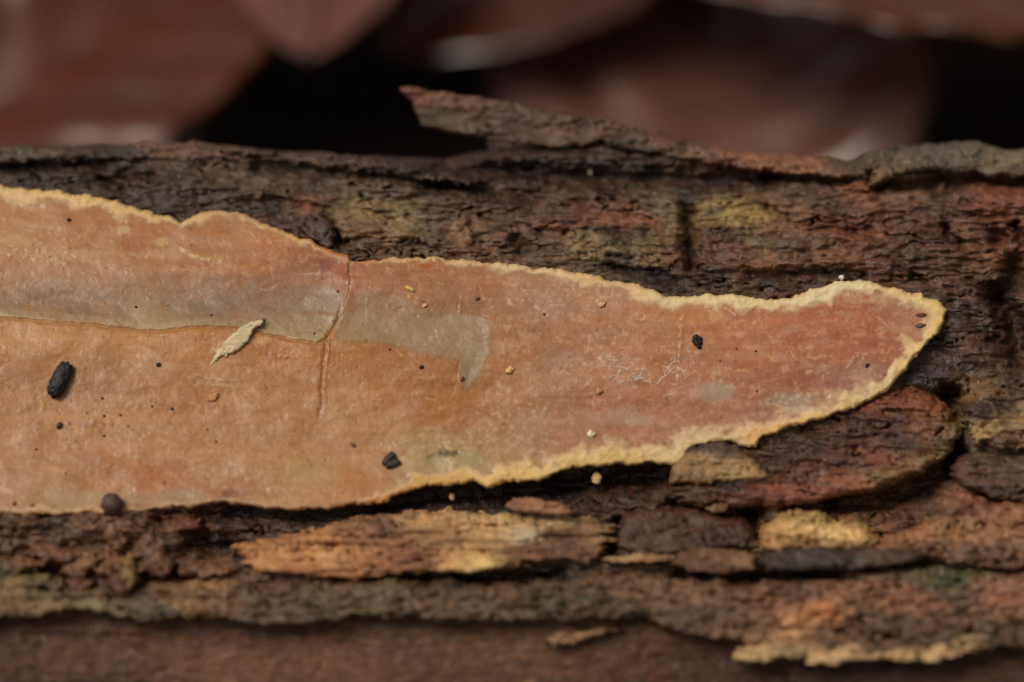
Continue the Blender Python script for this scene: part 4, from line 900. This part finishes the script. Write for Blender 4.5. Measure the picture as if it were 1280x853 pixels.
def small(name, px, py, rx, ry, rz, ang, rgb, label, cat, seed, group=None, rough=0.14, freq=2.2, power=1.0, mat=None, parent=None, sink=0.35, nu=28, nv=18, top=None):
    if name in ('wood_crumb', 'soil_crumb'):
        rx, ry, rz, sink, rough = rx * .82, ry * .78, rz * .7, max(sink, .6), max(rough, .35)
    V, F = blob_mesh(rx, ry, rz, seed, rough, freq, nu, nv, power)
    base = fung_h(px, py) if top is None else top
    W, c = lay(V, px, py, ang, base + rz * (1 - sink) * 0.0625)
    k = 1 + 0.35 * fbm(V[:, 0] / 3.0, V[:, 1] / 3.0 + V[:, 2] / 4, 3, seed + 5)
    col = lin(rgb) * k[:, None]
    o = link_mesh(name, W, F, col, mat or M_FRASS, parent)
    if parent is None:
        tag(o, label, cat, group)
    return o

small('insect_dropping', 75, 475, 22, 10.5, 10, math.radians(67), (40, 38, 38), 'large black cylindrical insect dropping lying alone on the tan fungus', 'dropping', 1, rough=.16, freq=4.2, power=.6, nu=48, nv=40)
pair = empty('insect_dropping', on_log(488, 578, 1.2), 'double dark dropping of two short pellets near the lower cream rim', 'dropping')
small('pellet', 486, 574, 10, 5, 5, math.radians(50), (52, 44, 42), '', '', 3, power=.6, parent=pair)
small('pellet', 491, 580, 9.5, 4.6, 4.6, math.radians(22), (58, 48, 44), '', '', 4, power=.6, parent=pair)
cl = empty('black_grain', on_log(872, 427, 1.2), 'clump of tiny shiny black grains on the pink tan surface', 'grain')
for i, (a, b, r) in enumerate([(870, 422, 4.2), (874, 424, 4.0), (868, 426, 3.6), (875, 428, 3.4), (872, 430, 4.0), (874, 434, 3.0), (870, 428, 4)]):
    small('grain', a, b, r, r * .9, r * .8, i * .7, (24, 24, 24), '', '', 20 + i, parent=cl, nu=16, nv=10)
small('soil_pellet', 140, 630, 13.5, 13, 13, .4, (84, 62, 52), 'round brown soil pellet on the lower edge of the fungus', 'soil pellet', 31, rough=.12)
small('seed', 74, 532, 4.6, 3.4, 3.2, 1.0, (84, 44, 30), 'small oval reddish brown seed on the tan fungus', 'seed', 33, rough=.05)
small('pollen_crumb', 512, 361, 6.4, 2.6, 2.4, math.radians(-30), (206, 176, 96), 'small elongated yellow crumb on the grey patch edge', 'crumb', 35, rough=.1, power=.7)
small('soil_crumb', 527, 459, 3.6, 3.0, 3, .4, (66, 36, 30), 'dark red-brown crumb on the orange part below the grey patch', 'crumb', 36)
small('soil_crumb', 198, 456, 3.2, 3.0, 3, .2, (44, 34, 28), 'tiny square black crumb below the pale splinter', 'crumb', 37, power=.6)
small('soil_crumb', 1084, 457, 3.6, 2.8, 2.6, .6, (44, 42, 42), 'tiny dark grey crumb near the fungus tip', 'crumb', 38)
small('soil_crumb', 1152, 394, 7.0, 3.4, 2.4, 0.0, (112, 66, 50), 'flat brown crumb stuck in the rim at the fungus tip', 'crumb', 39)
small('soil_crumb', 1151, 407, 7.0, 3.4, 2.0, 0.1, (96, 80, 74), 'flat grey crumb stuck inside the rim at the fungus tip', 'crumb', 40)
small('soil_crumb', 86, 275, 3.2, 3.2, 3, 0, (52, 32, 26), 'dark round crumb just under the thick cream upper rim', 'crumb', 41)
small('soil_crumb', 328, 402, 5.0, 3.6, 3, .8, (120, 82, 60), 'brown crumb at the upper end of the pale splinter', 'crumb', 42)
small('soil_crumb', 597, 374, 4.0, 2.6, 2.4, .4, (92, 52, 36), 'brown crumb above the end of the grey patch', 'crumb', 43)
small('soil_crumb', 578, 474, 4.0, 3.0, 2.4, 1.0, (112, 62, 46), 'reddish crumb at the lower point of the grey patch', 'crumb', 44)
small('soil_crumb', 441, 556, 4.6, 2.6, 2.4, -.6, (120, 82, 60), 'brown crumb above the double dropping', 'crumb', 45)
small('wood_crumb', 739, 543, 5.6, 5.8, 4, .3, (236, 214, 170), 'cream wood crumb near the lower rim below the white threads', 'crumb', 50, rough=.45, freq=3.0, sink=.6)
small('wood_crumb', 637, 463, 6.4, 5.0, 4, .5, (226, 184, 110), 'glistening yellow crumb beside the lower end of the grey patch', 'crumb', 51, rough=.45, freq=3.0, sink=.6)
small('wood_crumb', 746, 598, 6.6, 9.0, 4, -.2, (206, 166, 112), 'pale tooth-shaped crumb hanging in the dark gap under the rim', 'crumb', 52, rough=.4, top=-0.6)
small('wood_crumb', 565, 621, 4.0, 6.0, 4, .2, (196, 156, 116), 'tiny pale crumb in the dark gap above the golden wood', 'crumb', 53, top=-1.0)
small('wood_crumb', 266, 497, 8, 6, 4, .5, (196, 140, 94), 'tan crumb with glistening edge below the pale splinter', 'crumb', 54, rough=.5, freq=3.2, sink=.6)
small('wood_crumb', 749, 489, 4.4, 5, 4, .2, (206, 150, 104), 'tan glistening crumb just below the white threads', 'crumb', 55, rough=.45, freq=3.0, sink=.6)
small('wood_crumb', 1052, 347, 4, 4, 4, 0, (226, 212, 196), 'tiny white crumb on the top of the rim hump', 'crumb', 56, rough=.45, freq=3.0, sink=.6)
small('wood_crumb', 531, 382, 4, 3.4, 3, 0, (226, 190, 150), 'cream crumb on the upper edge of the grey patch', 'crumb', 57, rough=.4, sink=.6)
small('wood_crumb', 752, 381, 6, 4.6, 3, .4, (206, 156, 112), 'tan glistening crumb below the upper rim', 'crumb', 58, rough=.5, freq=3.2, sink=.6)
small('wood_crumb', 738, 216, 3.6, 6.5, 3, 0, (112, 98, 84), 'pale upright speck in the dark hollow under the lifted flake', 'crumb', 59, top=-1.2)

# dark specks: many alike
rng = np.random.default_rng(9)
spk = [(264, 394, 2.4), (45, 562, 2), (160, 533, 1.8), (130, 520, 2.4), (215, 511, 2.8), (150, 519, 2.2), (128, 498, 2.4), (190, 508, 2), (259, 537, 1.8), (270, 552, 2), (170, 384, 2.2), (422, 364, 2.4), (393, 417, 2.0), (680, 393, 2.0), (920, 436, 1.8), (900, 451, 1.8), (945, 439, 1.8), (40, 632, 3), (18, 630, 3.4), (205, 604, 1.8), (82, 592, 1.8), (130, 545, 2.2), (487, 437, 2), (946, 489, 2)]
for i, (a, b, r) in enumerate(spk):
    small('soil_speck', a, b, r * .8, r * .7, r * .5, i * .6, [(84, 54, 40), (60, 42, 34), (110, 66, 46)][i % 3], 'tiny dark soil speck stuck to the tan fungus', 'speck', 70 + i, group='dark specks on the fungus', nu=10, nv=7)

# pale splinter with frayed ends
def splinter():
    poly = [(262, 457), (272, 436), (284, 424), (300, 410), (312, 403), (327, 400), (331, 404), (318, 412), (311, 424), (300, 436), (292, 442), (280, 446), (270, 452)]
    x, y, s, q, low = outline_grid(poly, 0.9, 2.6, 9.0, 610, fine=1.6)
    t = np.clip(-s / 4.5, 0, 1)
    a = math.radians(47)
    al = (x - 296) * math.cos(a) - (y - 428) * math.sin(a); ac = (x - 296) * math.sin(a) + (y - 428) * math.cos(a)
    fib = fbm(al / 26, ac / 2.2, 3, 611)
    base = 0.80 + 0.28 * fbm(x / 140, y / 60, 3, 46) + 0.25 + 0.006 * al
    h = base + 0.22 * np.sqrt(np.clip(1 - (1 - t) ** 2, 0, 1)) + 0.07 * fib
    col = lin((226, 202, 158)) * (1 + 0.25 * fib)[..., None] * ALB
    dk = sstep(0.2, 0.5, fbm(al / 20, ac / 4, 2, 613))[..., None] * .4
    col = col * (1 - dk) + lin((190, 152, 104)) * ALB * dk
    V = on_log(x, y, h).reshape(-1, 3)
    V, F, C = compact(V, grid_faces(*x.shape, q), col.reshape(-1, 3))
    V, F, C = with_skirt(V, F, C, FWD * 0.55 * MM, True)
    o = link_mesh('wood_splinter', V, F, C, M_WOOD)
    tag(o, 'pale cream wood splinter lying slantwise on the grey band of the fungus', 'splinter')
splinter()

# ------------------------------------------------------------------ wet leaf litter behind the log
def leaf(px, py, depth, length, width, along, normal, rgb, label, seed, curl=0.12, fold=0.10, group=None, wave=1.0, stalk=True):
    """a fallen beech leaf: centre at a pixel and depth (mm behind focus); along / normal in camera right, up, towards"""
    nu, nv = 70, 33
    u = np.linspace(0, 1, nu); v = np.linspace(-1, 1, nv)
    uu, vv = np.meshgrid(u, v)
    wid = np.sin(math.pi * np.clip(uu, 0, 1) ** 0.82) ** 0.75
    wid = wid * (1 + 0.02 * np.sin(uu * 80))
    X = (uu - 0.5) * length + 0.12 * length * (np.abs(vv) * 0.0)
    Y = vv * wid * width / 2
    Xs = X + np.abs(vv) * wid * length * 0.05
    Z = -curl * length * ((uu - .5) * 2) ** 2 * 0.5 + fold * width * np.abs(vv) * wid
    ph = uu * 14 - np.abs(vv) * wid * 3.2
    Z = Z + wave * (0.35 * np.sin(ph * 2 * math.pi / 2.0) * (0.2 + np.abs(vv)) * wid + 1.6 * fbm(uu * 2.2 + seed, vv * 1.3, 3, seed) * (width / 38))
    L3 = np.stack([Xs, Y, Z], -1).reshape(-1, 3) * MM
    cam3 = lambda a: a[0] * RIGHT + a[1] * UP - a[2] * FWD
    ex = cam3(along); ex = ex / np.linalg.norm(ex)
    ez = cam3(normal); ez = ez - ex * np.dot(ex, ez); ez /= np.linalg.norm(ez)
    ey = np.cross(ez, ex)
    c = world_at(np.array(float(px)), np.array(float(py)), float(depth))
    T = lambda Q: c + Q[:, :1] * ex + Q[:, 1:2] * ey + Q[:, 2:3] * ez
    base = lin(rgb)
    k = 1 + 0.30 * fbm(uu * 5 + seed, vv * 2.5, 4, seed + 2) + 0.10 * np.sin(ph * math.pi)
    tint = (1 + 0.22 * fbm(uu * 3 + seed, vv * 1.5, 3, seed + 4))[..., None] ** np.array([0.3, 1.0, 1.3])
    col = (base * k[..., None] * tint).reshape(-1, 3)
    F = grid_faces(nv, nu)[:, ::-1]
    W = T(L3)
    off = len(W)
    V2, F2, C2 = with_skirt(W, F, col, -ez * 0.25 * MM, True)
    root = empty('beech_leaf', c, label, 'leaf', group)
    link_mesh('blade', V2, F2, C2, M_LEAF, root)
    # midrib and stalk
    mid = L3.reshape(nv, nu, 3)[nv // 2]
    path = mid[:-2:3] if not stalk else np.concatenate([[mid[0] + np.array([-0.010, 0.001, -0.001]), mid[0] + np.array([-0.005, 0.0004, 0])], mid[:-2:3]])
    Vr, Fr = [], []
    for i, p in enumerate(path):
        r = 0.0006 * (1 - 0.8 * i / len(path))
        for a in range(6):
            Vr.append(p + np.array([0, r * math.cos(a * math.pi / 3), r * math.sin(a * math.pi / 3)]))
        if i:
            b = len(Vr) - 12
            for a in range(6):
                Fr.append((b + a, b + (a + 1) % 6, b + 6 + (a + 1) % 6, b + 6 + a))
    Vr = T(np.array(Vr))
    link_mesh('midrib', Vr, np.array(Fr), np.broadcast_to(lin(rgb) * 1.15, Vr.shape), M_LEAF, root)
    return root

G = 'wet fallen leaves behind the log'
leaf(50, 95, 66, 66, 38, (.78, .54, -.30), (-.26, .38, .88), (84, 36, 14), 'large glossy red-brown beech leaf leaning against the log crest', 1, fold=.16, group=G, wave=1.3)
leaf(428, -150, 72, 54, 24, (.10, .62, -.75), (-.15, .70, .68), (100, 58, 48), 'pinkish wet leaf above the dark hollow beside the lifted flake', 2, fold=.02, stalk=False, group=G, wave=1.0)
leaf(900, 90, 74, 66, 44, (.25, .8, -.5), (-.15, .46, .85), (104, 66, 58), 'dark purplish wet leaf standing behind the lifted flake', 3, fold=.10, group=G, wave=1.3)
leaf(1190, -60, 62, 66, 36, (.95, -.1, -.1), (.0, .75, .6), (86, 40, 16), 'bright orange-brown leaf arching over the dark hollow', 4, fold=.08, group=G, wave=.8)
leaf(715, -95, 78, 50, 32, (.6, .4, -.4), (.2, .75, .6), (72, 30, 16), 'orange leaf tip over the deepest dark gap', 5, stalk=False, group=G, wave=.8)
leaf(-40, -40, 84, 66, 40, (.7, -.5, -.3), (-.1, .8, .5), (56, 40, 33), 'greyish brown leaf above the large red-brown leaf', 6, group=G, wave=.8)

# leaves added mostly out of frame to roof the hollow and shade it
rl = random.Random(4)
for i in range(33):
    Y = 0.122 + 0.14 * (i // 11) / 3 + rl.uniform(-.01, .01)
    X = -0.105 + 0.021 * (i % 11) + rl.uniform(-.006, .006)
    z = max(0.170 - (0.2165 + Y) * math.tan(math.radians(24.0)), 0.004) + 0.022 + rl.uniform(0, .012)
    rel_ = np.array([X, Y, z]) - CAM
    dep = float(rel_ @ FWD); px = 640 + rel_[0] / dep * DIST / PX; py = 426.5 - float(rel_ @ UP) / dep * DIST / PX
    al = rl.uniform(0, 2 * math.pi)
    n_ = np.array([rl.uniform(-.25, .25), -0.25 + rl.uniform(-.15, .15), 1.0])
    a_ = np.array([math.cos(al), math.sin(al), 0.0])
    tocam = lambda w: (float(w @ RIGHT), float(w @ UP), float(-(w @ FWD)))
    leaf(px, py, (dep - DIST) / MM, rl.uniform(52, 68), rl.uniform(32, 42), tocam(a_), tocam(n_),
         rl.choice([(74, 38, 22), (64, 34, 24), (84, 44, 24), (56, 31, 23)]) if Y < 0.12 else (42, 24, 17), 'added brown wet beech leaf roofing and shading the dark hollow', 20 + i, stalk=False, group='added litter shading the hollow')  # farther leaves get a darker colour that paints in the hollow's shade
